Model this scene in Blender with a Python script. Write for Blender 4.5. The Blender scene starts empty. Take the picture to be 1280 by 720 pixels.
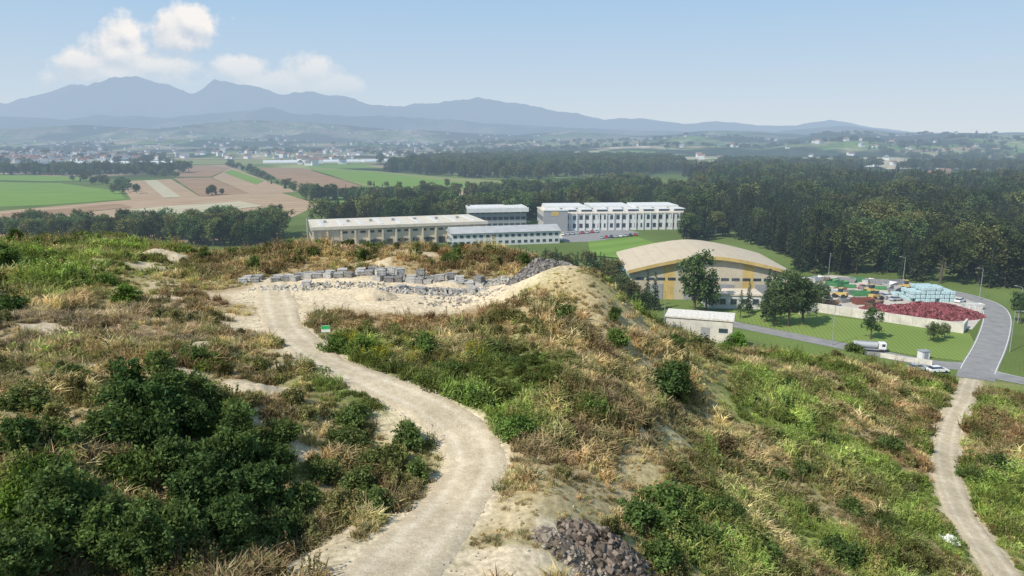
import bpy, math, random, sys
import numpy as np
from mathutils import Vector, Matrix
random.seed(7); RNG=np.random.default_rng(11)
scene=bpy.context.scene
scene.view_settings.view_transform='Standard'; scene.view_settings.look='None'; scene.view_settings.exposure=0
H=50.0; F=914.0; P=math.radians(11.62); CP,SP=math.cos(P),math.sin(P)
# ------------------------------------------------------------------ noise
def _h(ix,iy,s):
    n=(ix*374761393+iy*668265263+s*974126177)&0xffffffff
    n=((n^(n>>13))*1274126177)&0xffffffff
    return ((n^(n>>16))&0xffff)/65535.0
def vn(x,y,s=0):
    x=np.asarray(x,float); y=np.asarray(y,float)
    xi=np.floor(x).astype(np.int64); yi=np.floor(y).astype(np.int64)
    fx=x-xi; fy=y-yi; fx=fx*fx*(3-2*fx); fy=fy*fy*(3-2*fy)
    a=_h(xi,yi,s);b=_h(xi+1,yi,s);c=_h(xi,yi+1,s);d=_h(xi+1,yi+1,s)
    return (a*(1-fx)+b*fx)*(1-fy)+(c*(1-fx)+d*fx)*fy
def cell(x,y,s=0): return _h(np.floor(x).astype(np.int64),np.floor(y).astype(np.int64),s)
def fbm(x,y,sc,o=4,s=0):
    x=np.asarray(x,float)/sc; y=np.asarray(y,float)/sc; t=0;a=.5;w=0
    for i in range(o):
        t=t+a*vn(x,y,s+i*17); w+=a; a*=.5; x=x*2.03+5.1; y=y*2.03+1.7
    return t/w
def ss(a,b,x):
    t=np.clip((x-a)/(b-a),0,1); return t*t*(3-2*t)
# ------------------------------------------------------------------ terrain
CPTS=np.array([(4.5,36.8,27),(6.6,46,26.3),(-5,33,29.5),(-8,20,29.5),(-15.8,34,31),(-22,34,33),(-33.7,55,33),(-19.7,50.6,32.3),(-30,20,33.5),
(-60,60,33.2),(-55,85,32.6),(-73,123,32),(-86,123,32),(-51.6,106,32.6),(-34,98,31),(-4.4,98,31),(6,96,31),(-20,80,30.8),(-23,75.5,30.8),(-13,61,30.8),(-6.2,54,30),(-12,88,31),(-4,84,31),
(-2.5,56,30),(-2.6,49.8,28.7),(-3.6,43.8,28.3),(-5,37.9,28.8),(8.6,85,34.9),(2.5,74,31),(2.5,66,30.6),(3.5,53,28.8),(0,43,28.7),(12,88,31.8),(16.4,91,27),
(24.5,103,21),(15.9,72.6,24),(9,78,32.2),(9,62,28.3),(17.4,56.6,22),(21.6,49.6,19),(35.5,57.6,14),(33,79,16),(43.9,58.8,12),(54,73,10),(59.8,94.6,8),
(53.6,88,9.8),(68,83,9),(82,126,5),(30,35,15),(12,25,24),(50,40,10),(36,122,12.5),(52.5,128,10),(68,130,7.5),(77.6,125,6),(30.8,86,18),(46,97,13),
(-50,116,32),(-25,116,32),(-5,114,31.5),(8,108,30),(-73,137,29),(-80,180,0),(-40,175,0),(0,170,0),(25,168,1),(43,172,4),(43,155,5),(60,165,1),(80,150,1),
(100,150,0),(110,120,2),(95,100,5),(90,75,7),(80,45,8),(20,130,10),(-20,145,14),(-60,155,14),(-8,-20,29),(-60,-20,33),(30,-20,20),(-100,60,34),
(-110,120,32),(-130,0,33),(-120,180,2)],float)
C0=7.0
_d=np.hypot(CPTS[:,None,0]-CPTS[None,:,0],CPTS[:,None,1]-CPTS[None,:,1])
W=np.linalg.solve(np.block([[np.sqrt(_d**2+C0**2),np.ones((len(CPTS),1))],[np.ones((1,len(CPTS))),np.zeros((1,1))]]),np.append(CPTS[:,2],0))
def h0(x,y):
    x=np.atleast_1d(np.asarray(x,float)); y=np.atleast_1d(np.asarray(y,float)); x,y=np.broadcast_arrays(x,y)
    out=np.zeros(x.shape)
    m=(y<205)&(y>-260)&(x>-410)&(x<145)
    xs=x[m];ys=y[m];acc=np.full(xs.shape,W[-1])
    for k in range(len(CPTS)):
        acc+=W[k]*np.sqrt((xs-CPTS[k,0])**2+(ys-CPTS[k,1])**2+C0*C0)
    msk=(1-ss(165,200,ys))*(1-ss(100,140,xs))*ss(-400,-250,xs)*ss(-250,-120,ys)
    out[m]=np.clip(acc,0,38)*msk
    return out
def hitf(hf,u,v):
    a=(u-640)/F;b=(v-360)/F; yf=CP-b*SP; zf=-(SP+b*CP)
    Y=np.arange(14,420,.2); z=H+zf/yf*Y; g=hf(a/yf*Y,Y)
    k=np.nonzero(z<=g)[0]
    if len(k): y=Y[k[0]]
    else: y=-H/(zf/yf)
    return a/yf*y,y
def G(u,v,z=0.0):
    a=(u-640)/F;b=(v-360)/F; yf=CP-b*SP; zf=-(SP+b*CP)
    y=(z-H)/(zf/yf); return (a/yf*y,y)
def chaikin(p,n=3):
    p=np.array(p,float)
    for _ in range(n):
        q=p[:-1]*.75+p[1:]*.25; r=p[:-1]*.25+p[1:]*.75
        p=np.vstack([p[:1],np.stack([q,r],1).reshape(-1,p.shape[1]),p[-1:]])
    return p
main_px=[(338,352),(345,372),(350,392),(358,414),(378,434),(408,453),(445,471),(485,487),(525,503),(560,524),(587,549),(595,577),(583,607),(560,640),(530,672),(497,703),(462,745),(410,800)]
low_px=[(1213,474),(1208,488),(1205,502),(1190,525),(1180,555),(1182,590),(1195,630),(1215,665),(1240,700),(1265,735),(1300,790)]
MAIN=chaikin([hitf(h0,*p) for p in main_px]); LOW=chaikin([hitf(h0,*p) for p in low_px])
def segdist(x,y,pl):
    x=np.asarray(x,float);y=np.asarray(y,float);best=np.full(x.shape,1e9)
    for i in range(0,len(pl)-1):
        ax,ay=pl[i];bx,by=pl[i+1];dx,dy=bx-ax,by-ay;L=dx*dx+dy*dy+1e-9
        t=np.clip(((x-ax)*dx+(y-ay)*dy)/L,0,1)
        best=np.minimum(best,np.hypot(x-ax-t*dx,y-ay-t*dy))
    return best
def pathd(x,y):
    x=np.asarray(x,float);y=np.asarray(y,float)
    out=np.full(x.shape,99.); m=(y<180)&(y>-5)&(x>-60)&(x<110)
    if m.any(): out[m]=np.minimum(segdist(x[m],y[m],MAIN)-.3,segdist(x[m],y[m],LOW))
    return out
YARD=[(-13,89,25,9.),(5,92,5,5.5),(-26,90,10,9.5)]
def yardd(x,y):
    o=9.+0*x
    for a,b,rx,ry in YARD: o=np.minimum(o,np.hypot((x-a)/rx,(y-b)/ry))
    return o
def h(x,y):
    x=np.atleast_1d(np.asarray(x,float)); y=np.atleast_1d(np.asarray(y,float)); x,y=np.broadcast_arrays(x,y)
    z=h0(x,y); m=(z>.3)
    if m.any():
        xs=x[m];ys=y[m]; k=ss(2.0,6.0,pathd(xs,ys))*ss(.3,4,z[m])*ss(.95,1.7,yardd(xs,ys))
        z=z.copy(); z[m]+=k*((fbm(xs,ys,11,3,3)-.5)*2.8+(fbm(xs,ys,2.6,2,9)-.5)*.7)
    return z
def hz(x,y): return float(h(x,y)[0])
def hit(u,v): return hitf(h,u,v)
# ------------------------------------------------------------------ materials
hg=bpy.data.node_groups.new('painted_haze','ShaderNodeTree')  # haze painted into the materials as emission, growing with distance from the origin
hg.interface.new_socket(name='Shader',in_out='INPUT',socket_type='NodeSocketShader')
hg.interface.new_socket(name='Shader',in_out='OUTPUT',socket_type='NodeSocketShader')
def N(nt,t,**kw):
    n=nt.nodes.new(t)
    for k,v in kw.items(): setattr(n,k,v)
    return n
def mth(nt,op,a,b=None,c=None,clamp=False):
    n=N(nt,'ShaderNodeMath',operation=op,use_clamp=clamp)
    for i,v in enumerate((a,b,c)):
        if v is None: continue
        if hasattr(v,'links'): nt.links.new(v,n.inputs[i])
        else: n.inputs[i].default_value=v
    return n.outputs[0]
def vmt(nt,op,a,b=None,out=0):
    n=N(nt,'ShaderNodeVectorMath',operation=op)
    for i,v in enumerate((a,b)):
        if v is None: continue
        if hasattr(v,'links'): nt.links.new(v,n.inputs[i])
        else: n.inputs[i].default_value=v
    return n.outputs[out]
def mixc(nt,f,a,b,bt='MIX'):
    n=N(nt,'ShaderNodeMix',data_type='RGBA',blend_type=bt)
    for i,v in ((0,f),(6,a),(7,b)):
        if hasattr(v,'links'): nt.links.new(v,n.inputs[i])
        else: n.inputs[i].default_value=v if i==0 else (tuple(v)+(1,) if len(v)==3 else v)
    return n.outputs[2]
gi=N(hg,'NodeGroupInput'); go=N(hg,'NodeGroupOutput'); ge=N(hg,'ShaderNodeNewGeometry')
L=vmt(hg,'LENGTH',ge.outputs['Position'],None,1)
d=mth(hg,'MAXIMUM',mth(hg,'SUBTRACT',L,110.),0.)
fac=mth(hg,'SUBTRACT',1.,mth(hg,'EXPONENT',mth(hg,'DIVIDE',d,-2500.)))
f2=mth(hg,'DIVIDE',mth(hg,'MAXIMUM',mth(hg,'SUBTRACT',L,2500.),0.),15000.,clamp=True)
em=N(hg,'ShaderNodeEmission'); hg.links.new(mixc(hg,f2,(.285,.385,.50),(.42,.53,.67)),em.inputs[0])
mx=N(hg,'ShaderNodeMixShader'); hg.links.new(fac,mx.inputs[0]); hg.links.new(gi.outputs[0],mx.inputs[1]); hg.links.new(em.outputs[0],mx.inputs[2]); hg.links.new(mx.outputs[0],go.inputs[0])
def mk(name):
    m=bpy.data.materials.new(name); m.use_nodes=True; m.node_tree.nodes.clear()
    m.cycles.emission_sampling='NONE'; return m,m.node_tree
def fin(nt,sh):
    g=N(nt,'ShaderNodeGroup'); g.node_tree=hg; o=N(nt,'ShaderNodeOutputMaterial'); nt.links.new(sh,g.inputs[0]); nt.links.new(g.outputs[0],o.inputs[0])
def fin_near(nt,sh):
    o=N(nt,'ShaderNodeOutputMaterial'); nt.links.new(sh,o.inputs[0])
def noise(nt,scale,detail=4,vec=None,rough=.55):
    n=N(nt,'ShaderNodeTexNoise'); n.inputs['Scale'].default_value=scale; n.inputs['Detail'].default_value=detail; n.inputs['Roughness'].default_value=rough
    if vec is None:
        g=N(nt,'ShaderNodeNewGeometry'); vec=g.outputs['Position']
    nt.links.new(vec,n.inputs['Vector']); return n.outputs['Fac']
def mr(nt,v,a,b,c,d_):
    n=N(nt,'ShaderNodeMapRange'); nt.links.new(v,n.inputs[0])
    for i,q in enumerate((a,b,c,d_)): n.inputs[i+1].default_value=q
    return n.outputs[0]
def simple(name,col,rough=.7,ns=1.5,amt=.25,metal=0,spec=.3):
    m,nt=mk(name)
    b=N(nt,'ShaderNodeBsdfPrincipled'); b.inputs['Roughness'].default_value=rough; b.inputs['Metallic'].default_value=metal; b.inputs['Specular IOR Level'].default_value=spec
    f=mr(nt,noise(nt,ns,5),.3,.7,1-amt,1+amt)
    c=vmt(nt,'MULTIPLY',tuple(col),f); nt.links.new(c,b.inputs['Base Color'])
    fin(nt,b.outputs[0]); return m
def leafmat(name,col=None,trans=.3,near=False):
    m,nt=mk(name)
    if col is None:
        a=N(nt,'ShaderNodeAttribute',attribute_type='INSTANCER',attribute_name='tint'); c=a.outputs['Vector']
    else: c=tuple(col)
    v=N(nt,'ShaderNodeAttribute',attribute_name='var')
    c=vmt(nt,'MULTIPLY',c,mth(nt,'MULTIPLY',v.outputs['Fac'],1.))
    df=N(nt,'ShaderNodeBsdfDiffuse'); nt.links.new(c,df.inputs[0])
    tr=N(nt,'ShaderNodeBsdfTranslucent'); mxs=N(nt,'ShaderNodeMixShader'); mxs.inputs[0].default_value=trans
    nt.links.new(vmt(nt,'MULTIPLY',c,(1.25,1.3,.7)),tr.inputs[0])
    nt.links.new(df.outputs[0],mxs.inputs[1]); nt.links.new(tr.outputs[0],mxs.inputs[2]); (fin_near if near else fin)(nt,mxs.outputs[0]); return m
M_leaf=leafmat('foliage',trans=.2); M_near=leafmat('grass_and_leaves',near=True,trans=.35); M_yel=leafmat('yellow_blossom',(.30,.27,.04),near=True); M_bark=simple('bark',(.11,.085,.06),.9,6,.3)
# ------------------------------------------------------------------ mesh helpers
def link(o): scene.collection.objects.link(o); return o
def npmesh(name,V,Q,mats,mi=None,var=None):
    me=bpy.data.meshes.new(name); V=np.asarray(V,np.float32);Q=np.asarray(Q,np.int32)
    me.vertices.add(len(V)); me.vertices.foreach_set('co',V.ravel())
    me.loops.add(Q.size); me.loops.foreach_set('vertex_index',Q.ravel())
    me.polygons.add(len(Q)); me.polygons.foreach_set('loop_start',np.arange(0,Q.size,4,dtype=np.int32)); 
    for m in mats: me.materials.append(m)
    if mi is not None: me.polygons.foreach_set('material_index',np.asarray(mi,np.int32))
    if var is not None:
        a=me.attributes.new('var','FLOAT','FACE'); a.data.foreach_set('value',np.asarray(var,np.float32))
    me.update(calc_edges=True); return me
class QB:
    def __init__(s): s.V=[];s.Q=[];s.m=[];s.v=[];s.n=0
    def add(s,V,Q,m,var):
        V=np.asarray(V);Q=np.asarray(Q); s.V.append(V);s.Q.append(Q+s.n);s.n+=len(V)
        s.m.append(np.full(len(Q),m)); s.v.append(np.broadcast_to(var,(len(Q),)))
    def tube(s,p0,p1,r0,r1,m=1,k=6):
        p0=np.array(p0,float);p1=np.array(p1,float);d=p1-p0;d/=np.linalg.norm(d)+1e-9
        a=np.cross(d,(0,1,.3));a/=np.linalg.norm(a);b=np.cross(d,a)
        t=np.arange(k)*2*np.pi/k; ring=np.cos(t)[:,None]*a+np.sin(t)[:,None]*b
        V=np.vstack([p0+ring*r0,p1+ring*r1]);i=np.arange(k);j=(i+1)%k
        s.add(V,np.stack([i,j,j+k,i+k],1),m,1.)
    def leaves(s,c,size,m,var,axis=None,asp=.55,rng=RNG):
        n=len(c); a=rng.normal(size=(n,3)) if axis is None else axis+rng.normal(size=(n,3))*.25
        a/=np.linalg.norm(a,axis=1)[:,None]; b=np.cross(a,rng.normal(size=(n,3))); b/=np.linalg.norm(b,axis=1)[:,None]
        sz=np.broadcast_to(size,(n,))[:,None]
        V=np.stack([c-a*sz,c-b*sz*asp,c+a*sz,c+b*sz*asp],1).reshape(-1,3)
        s.add(V,np.arange(4*n).reshape(-1,4),m,var)
    def mesh(s,name,mats):
        return npmesh(name,np.vstack(s.V),np.vstack(s.Q),mats,np.concatenate(s.m),np.concatenate(s.v))
def broadleaf(name,ht=12,R=4.5,nc=95,nl=34,ls=.30,seed=1,low=.28,shape=1.0,mat=None):
    r=np.random.default_rng(seed);q=QB()
    q.tube((0,0,-.3),(.1,.05,ht*.35),ht*.026,ht*.018); q.tube((.1,.05,ht*.35),(-.1,.1,ht*.8),ht*.018,ht*.005)
    lob=[]
    for i in range(8):
        an=i*2.4+r.random(); zz=ht*(low+.12+.55*((i+.5)/8)); rr=R*(.62-.35*abs(zz/ht-.5))*r.uniform(.7,1.15)
        e=np.array([math.cos(an)*rr,math.sin(an)*rr,zz]); q.tube((0,0,zz*.62),e,ht*.01,ht*.003); lob.append((e,R*r.uniform(.36,.55)))
    lob.append((np.array([r.uniform(-.5,.5)*R/5,r.uniform(-.5,.5)*R/5,ht*.86]),R*.42)); lob.append((np.array([0,0,ht*.62]),R*.5))
    per=nc//len(lob)
    for e,rad in lob:
        for k in range(per):
            dv=r.normal(size=3);dv/=np.linalg.norm(dv); c=e+dv*rad*r.uniform(.55,1.0)*np.array([1,1,.8*shape])
            cr=rad*r.uniform(.28,.45); n=int(nl*r.uniform(.7,1.3)); pts=c+r.normal(size=(n,3))*cr*.55
            shade=r.uniform(.55,1.4)
            q.leaves(pts,ls*r.uniform(.7,1.3,n),0,shade*r.uniform(.75,1.25,n),rng=r)
    return q.mesh(name,[mat or M_leaf,M_bark])
def conifer(name,ht=18,R=3.2,seed=1,top=1.0,bare=.12,nl=8):
    r=np.random.default_rng(seed);q=QB(); q.tube((0,0,-.3),(0,0,ht*.97),ht*.016,ht*.002)
    L=20
    for i in range(L):
        t=bare+(1-bare)*i/L; z=ht*t; rad=R*((1-t)**.8+.02)*r.uniform(.8,1.15)*(top if t>.5 else 1)
        nb=max(5,int(10*(1-t)+5))
        for b in range(nb):
            an=r.uniform(0,6.283);d3=np.array([math.cos(an),math.sin(an),0]); rr=rad*r.uniform(.7,1.15)
            n=max(4,int(nl*(1-t)+2)); s=r.uniform(.12,1,n); pts=np.array([0,0,z])+d3*(s*rr)[:,None]; pts[:,2]+=.10*rr-(s**1.5)*rr*.42+r.normal(size=n)*.1
            pts+=r.normal(size=(n,3))*.14
            ax=np.tile(d3+np.array([0,0,-.4]),(n,1))
            q.leaves(pts,r.uniform(.36,.7,n)*(.5+.6*(1-t)),0,r.uniform(.6,1.4)*r.uniform(.75,1.25,n),axis=ax,asp=.42,rng=r)
    return q.mesh(name,[M_leaf,M_bark])
def bush(name,R=1.3,ht=1.8,nc=60,nl=46,ls=.10,seed=1):
    r=np.random.default_rng(seed);q=QB()
    for i in range(7):
        an=r.uniform(0,6.28);q.tube((0,0,-.1),(math.cos(an)*R*.6,math.sin(an)*R*.6,ht*r.uniform(.5,.9)),.04,.012,k=4)
    for k in range(nc):
        an=r.uniform(0,6.28);el=math.acos(r.uniform(0,1));rr=r.uniform(.45,1.0)
        rad=R*(.8+.3*math.sin(an*3+seed)); c=np.array([math.cos(an)*math.sin(el)*rad*rr,math.sin(an)*math.sin(el)*rad*rr,ht*(.08+.85*math.cos(el)*rr)])
        n=int(nl*r.uniform(.6,1.4)); pts=c+r.normal(size=(n,3))*R*.13; pts[:,2]=np.maximum(pts[:,2],.02)
        q.leaves(pts,ls*r.uniform(.6,1.4,n),0,r.uniform(.5,1.5)*r.uniform(.75,1.25,n),rng=r)
    return q.mesh(name,[M_near,M_bark])
def grass(name,n=46,R=.45,ht=.7,seed=1,w=.036,lean=.35):
    r=np.random.default_rng(seed);q=QB()
    a=r.uniform(0,6.28,n);rr=R*np.sqrt(r.random(n)); b=np.stack([np.cos(a)*rr,np.sin(a)*rr,np.full(n,-.08)],1)
    hh=ht*r.uniform(.5,1.15,n); ld=r.normal(size=(n,2))*lean; 
    m=b+np.stack([ld[:,0]*hh*.3,ld[:,1]*hh*.3,hh*.6],1); t=b+np.stack([ld[:,0]*hh,ld[:,1]*hh,hh*(1-.25*np.hypot(ld[:,0],ld[:,1]))],1)
    wa=r.uniform(0,6.28,n);wv=np.stack([np.cos(wa),np.sin(wa),0*wa],1)*w*r.uniform(.6,1.4,n)[:,None]
    V=np.stack([b-wv,b+wv,m+wv*.8,m-wv*.8,t+wv*.15,t-wv*.15],1).reshape(-1,3); o=np.arange(n)*6
    Q=np.vstack([np.stack([o,o+1,o+2,o+3],1),np.stack([o+3,o+2,o+4,o+5],1)]); v=r.uniform(.65,1.35,n)
    q.add(V,Q,0,np.concatenate([v*.8,v*1.1])); return q,r
def herb(name,n=90,R=.5,ht=.55,ls=.085,seed=1,yellow=0,stalk=0):
    q,r=grass(name,18,R,ht*1.1,seed)
    a=r.uniform(0,6.28,n);rr=R*np.sqrt(r.random(n)); z=ht*(1-.5*(rr/R)**2)*r.uniform(.25,1.05,n)
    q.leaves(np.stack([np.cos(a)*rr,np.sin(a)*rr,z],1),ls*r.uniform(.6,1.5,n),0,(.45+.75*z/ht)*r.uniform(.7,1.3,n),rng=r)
    if stalk:
        for i in range(stalk):
            an=r.uniform(0,6.28);x,y=math.cos(an)*R*.8*r.random(),math.sin(an)*R*.8*r.random();hh=ht*r.uniform(1.2,1.9)
            q.tube((x,y,0),(x*1.2,y*1.2,hh),.012,.006,m=0,k=3)
            k=12;pz=r.uniform(.5,1.,k)*hh; q.leaves(np.stack([x*1.2+r.normal(size=k)*.04,y*1.2+r.normal(size=k)*.04,pz],1),.05,0,r.uniform(.7,1.3,k),rng=r)
    if yellow:
        for i in range(yellow):
            an=r.uniform(0,6.28);rr2=R*r.random();x,y=math.cos(an)*rr2,math.sin(an)*rr2;k=7
            q.leaves(np.stack([x+r.normal(size=k)*.05,y+r.normal(size=k)*.05,ht*1.15+r.normal(size=k)*.07],1),.045,1,r.uniform(.7,1.3,k),rng=r)
    return q.mesh(name,[M_near,M_yel])
def scatter(name,pts,scl,tint,pid,protos,tilt=.06,seed=3):
    pts=np.asarray(pts,np.float32); n=len(pts); r=np.random.default_rng(seed)
    if n==0: return
    me=bpy.data.meshes.new(name); me.vertices.add(n); me.vertices.foreach_set('co',pts.ravel())
    scl=np.asarray(scl,float); 
    if scl.ndim==1: scl=np.stack([scl*r.uniform(.9,1.1,n),scl*r.uniform(.9,1.1,n),scl],1)
    rot=np.stack([r.normal(size=n)*tilt,r.normal(size=n)*tilt,r.uniform(0,6.283,n)],1)
    for nm,ty,arr,key in (('rot','FLOAT_VECTOR',rot,'vector'),('scl','FLOAT_VECTOR',scl,'vector'),('tint','FLOAT_VECTOR',tint,'vector')):
        a=me.attributes.new(nm,ty,'POINT'); a.data.foreach_set(key,np.asarray(arr,np.float32).ravel())
    a=me.attributes.new('pid','INT','POINT'); a.data.foreach_set('value',np.asarray(pid,np.int32))
    o=link(bpy.data.objects.new(name,me))
    col=bpy.data.collections.new(name+'_forms')
    for i,p in enumerate(protos):
        po=bpy.data.objects.new('%s_form_%s'%(name,chr(97+i)),p); col.objects.link(po)
    nt=bpy.data.node_groups.new(name+'_scatter','GeometryNodeTree'); nt.is_modifier=True
    nt.interface.new_socket(name='Geometry',in_out='INPUT',socket_type='NodeSocketGeometry'); nt.interface.new_socket(name='Geometry',in_out='OUTPUT',socket_type='NodeSocketGeometry')
    i_=N(nt,'NodeGroupInput');o_=N(nt,'NodeGroupOutput'); ip=N(nt,'GeometryNodeInstanceOnPoints'); ci=N(nt,'GeometryNodeCollectionInfo'); ci.inputs['Collection'].default_value=col
    ci.inputs['Separate Children'].default_value=True; ci.inputs['Reset Children'].default_value=True
    def na(nm,ty):
        q=N(nt,'GeometryNodeInputNamedAttribute',data_type=ty); q.inputs['Name'].default_value=nm; return next(s for s in q.outputs if s.enabled and s.name=='Attribute')
    nt.links.new(i_.outputs[0],ip.inputs['Points']); nt.links.new(ci.outputs[0],ip.inputs['Instance']); ip.inputs['Pick Instance'].default_value=True
    nt.links.new(na('pid','INT'),ip.inputs['Instance Index'])
    er=N(nt,'FunctionNodeEulerToRotation'); nt.links.new(na('rot','FLOAT_VECTOR'),er.inputs[0]); nt.links.new(er.outputs[0],ip.inputs['Rotation'])
    nt.links.new(na('scl','FLOAT_VECTOR'),ip.inputs['Scale']); nt.links.new(ip.outputs[0],o_.inputs[0])
    md=o.modifiers.new('scatter','NODES'); md.node_group=nt
    return o
def single(name,me,x,y,z,s,tint,sz=None):
    o=link(bpy.data.objects.new(name,me)); o.location=(x,y,z); o.scale=(s,s,sz or s); o.rotation_euler=(0,0,random.uniform(0,6.28)); o['tint']=[float(t) for t in tint]; return o
class MB:
    def __init__(s): s.v=[];s.f=[]
    def box(s,x0,x1,y0,y1,z0,z1):
        o=len(s.v); s.v+=[(x0,y0,z0),(x1,y0,z0),(x1,y1,z0),(x0,y1,z0),(x0,y0,z1),(x1,y0,z1),(x1,y1,z1),(x0,y1,z1)]
        s.f+=[tuple(o+i for i in q) for q in ((0,3,2,1),(4,5,6,7),(0,1,5,4),(1,2,6,5),(2,3,7,6),(3,0,4,7))]; return s
    def poly(s,pts):
        o=len(s.v); s.v+=list(pts); s.f.append(tuple(range(o,o+len(pts)))); return s
    def cyl(s,p0,p1,r0,r1=None,k=12):
        r1=r0 if r1 is None else r1; p0=Vector(p0);p1=Vector(p1);d=(p1-p0).normalized();a=d.cross(Vector((.3,.9,.1)) if abs(d.y)<.9 else Vector((1,0,0))).normalized();b=d.cross(a); o=len(s.v)
        for p,r in ((p0,r0),(p1,r1)):
            for i in range(k):
                t=6.28318*i/k; s.v.append(tuple(p+a*math.cos(t)*r+b*math.sin(t)*r))
        for i in range(k): j=(i+1)%k; s.f.append((o+i,o+j,o+k+j,o+k+i))
        s.f.append(tuple(o+i for i in reversed(range(k)))); s.f.append(tuple(o+k+i for i in range(k))); return s
    def extr(s,prof,y0,y1):
        k=len(prof);o=len(s.v)
        s.v+=[(x,y0,z) for x,z in prof]+[(x,y1,z) for x,z in prof]
        for i in range(k): j=(i+1)%k; s.f.append((o+i,o+j,o+k+j,o+k+i))
        s.f.append(tuple(o+i for i in reversed(range(k)))); s.f.append(tuple(o+k+i for i in range(k))); return s
    def obj(s,name,mat,parent=None,bevel=0):
        me=bpy.data.meshes.new(name); me.from_pydata(s.v,[],s.f); me.materials.append(mat); me.update()
        o=link(bpy.data.objects.new(name,me)); o.parent=parent
        if bevel: b=o.modifiers.new('b','BEVEL'); b.width=bevel; b.segments=2
        return o
def empty(name,x,y,z,ang=0):
    e=link(bpy.data.objects.new(name,None)); e.location=(x,y,z); e.rotation_euler=(0,0,ang); e.empty_display_size=.5; return e
# ------------------------------------------------------------------ cover
GREEN=np.array((.165,.205,.06));BRI=np.array((.26,.335,.09));DARK=np.array((.085,.125,.042));TAN=np.array((.49,.395,.225));RUST=np.array((.33,.225,.125));MAUVE=np.array((.40,.31,.22));SAND=np.array((.55,.46,.32))
REG=[]
for u,v,r_,k,s_ in [(150,412,18,'mauve',1.2),(60,450,12,'tan',.8),(60,560,7,'tan',1.),(130,570,5,'tan',.8),(80,330,20,'bright',.7),(100,375,12,'tan',.8),(220,400,9,'tan',.9),(200,350,14,'bright',.3),(300,370,9,'rust',.6),(300,440,7,'tan',.9),(560,390,12,'rust',.6),(620,395,7,'rust',.7),(480,440,8,'bright',.7),(440,400,6,'tan',.6),(150,600,5,'tan',.7),(430,480,6,'green',.5),(560,460,6,'green',.5),(600,510,5,'bright',.5),(400,540,5,'tan',.6),(340,620,3,'tan',.5),(560,420,7,'tan',.6),
 (400,330,30,'rust',.6),(400,330,25,'tan',.6),(600,330,18,'rust',.6),(600,330,18,'tan',.5),(250,330,14,'tan',.6),(740,410,9,'tan',.9),(760,480,6,'tan',1.),(700,450,4,'green',.6),(700,590,6,'tan',.9),(770,560,5,'tan',.9),(790,520,4,'tan',.8),(620,640,5,'tan',.9),(630,520,4,'bright',1.),(740,520,3,'bright',.9),(450,600,4,'rust',.4),(800,440,5,'tan',.7),(670,400,4,'tan',.6),(680,520,4,'tan',.7),(650,570,4,'tan',.7),
 (1000,540,12,'bright',.8),(1100,600,10,'bright',.8),(920,540,6,'tan',.8),(1050,600,6,'tan',.9),(1000,440,14,'rust',.8),(1000,470,9,'tan',.7),(1100,455,18,'rust',.9),(1100,480,10,'tan',.6),(1170,480,8,'rust',.9),(930,470,10,'bright',.6),(1060,510,8,'bright',.5),(1170,530,6,'rust',.8),(1090,540,6,'tan',.9),(1130,580,5,'rust',.8),(960,500,6,'tan',.7),(840,620,6,'bright',.3),(900,680,6,'bright',.6),(940,610,5,'tan',.6),(1000,650,7,'bright',.8),(1060,690,6,'rust',.6),(980,700,4,'tan',.5),(880,520,4,'green',.5),
 (1250,540,9,'rust',.7),(1225,560,6,'tan',.6),(1260,640,9,'bright',1.2),(1240,590,7,'bright',.4),(850,460,6,'tan',.9),(860,520,4,'tan',.8),(20,450,8,'bright',.3),(110,620,4,'bright',.3),(330,520,4,'rust',.4),(560,560,3,'bright',.2),(1150,660,5,'bright',.8)]:
    x,y=hitf(h0,u,v); REG.append((x,y,r_,k,s_))
DIRT=list(YARD)
for u,v,rx,ry in [(312,478,2.6,3.),(205,318,5,3),(180,332,3,2.5),(325,405,4,5),(640,714,5,1.8),(740,705,3.6,2.2),(440,700,1.3,1.3),(270,395,2.5,1.5),(375,690,1.,.8),(440,655,.7,.7),(215,372,2.5,1.2),(560,716,2.5,1.),(240,460,1.4,1.2),(700,680,2.,1.2),(60,420,3,1.5),(120,460,2,1.)]:
    x,y=hitf(h0,u,v); DIRT.append((x,y,rx,ry))
FAINT=chaikin([hitf(h0,*p) for p in [(905,455),(880,495),(845,540),(800,590),(750,630),(690,650),(610,668)]],2)
def weights(x,y):
    x=np.asarray(x,float);y=np.asarray(y,float)
    w={}
    wob=(fbm(x,y,6,3,77)-.5)*2; rt=ss(2,20,x)
    w['green']=.38+0*x; w['tan']=(1.12-.35*rt)*ss(.35,.58,fbm(x,y,9,4,21)); w['rust']=.6*ss(.46,.66,fbm(x,y,7,4,31)); w['bright']=(.5+.3*rt)*ss(.45,.65,fbm(x,y,8,4,41)); w['mauve']=.5*(1-.7*rt)*ss(.5,.68,fbm(x,y,10,3,51)); w['dark']=.6*ss(.53,.68,fbm(x,y,5,4,61))
    for a,b,r_,k,s_ in REG:
        dd=np.hypot(x-a,y-b)/r_+wob*.5; w[k]=w[k]+1.6*s_*(1-ss(.2,1.15,dd))
    return w
PAL={'green':GREEN,'tan':TAN,'rust':RUST,'bright':BRI,'mauve':MAUVE,'dark':DARK}
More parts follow.
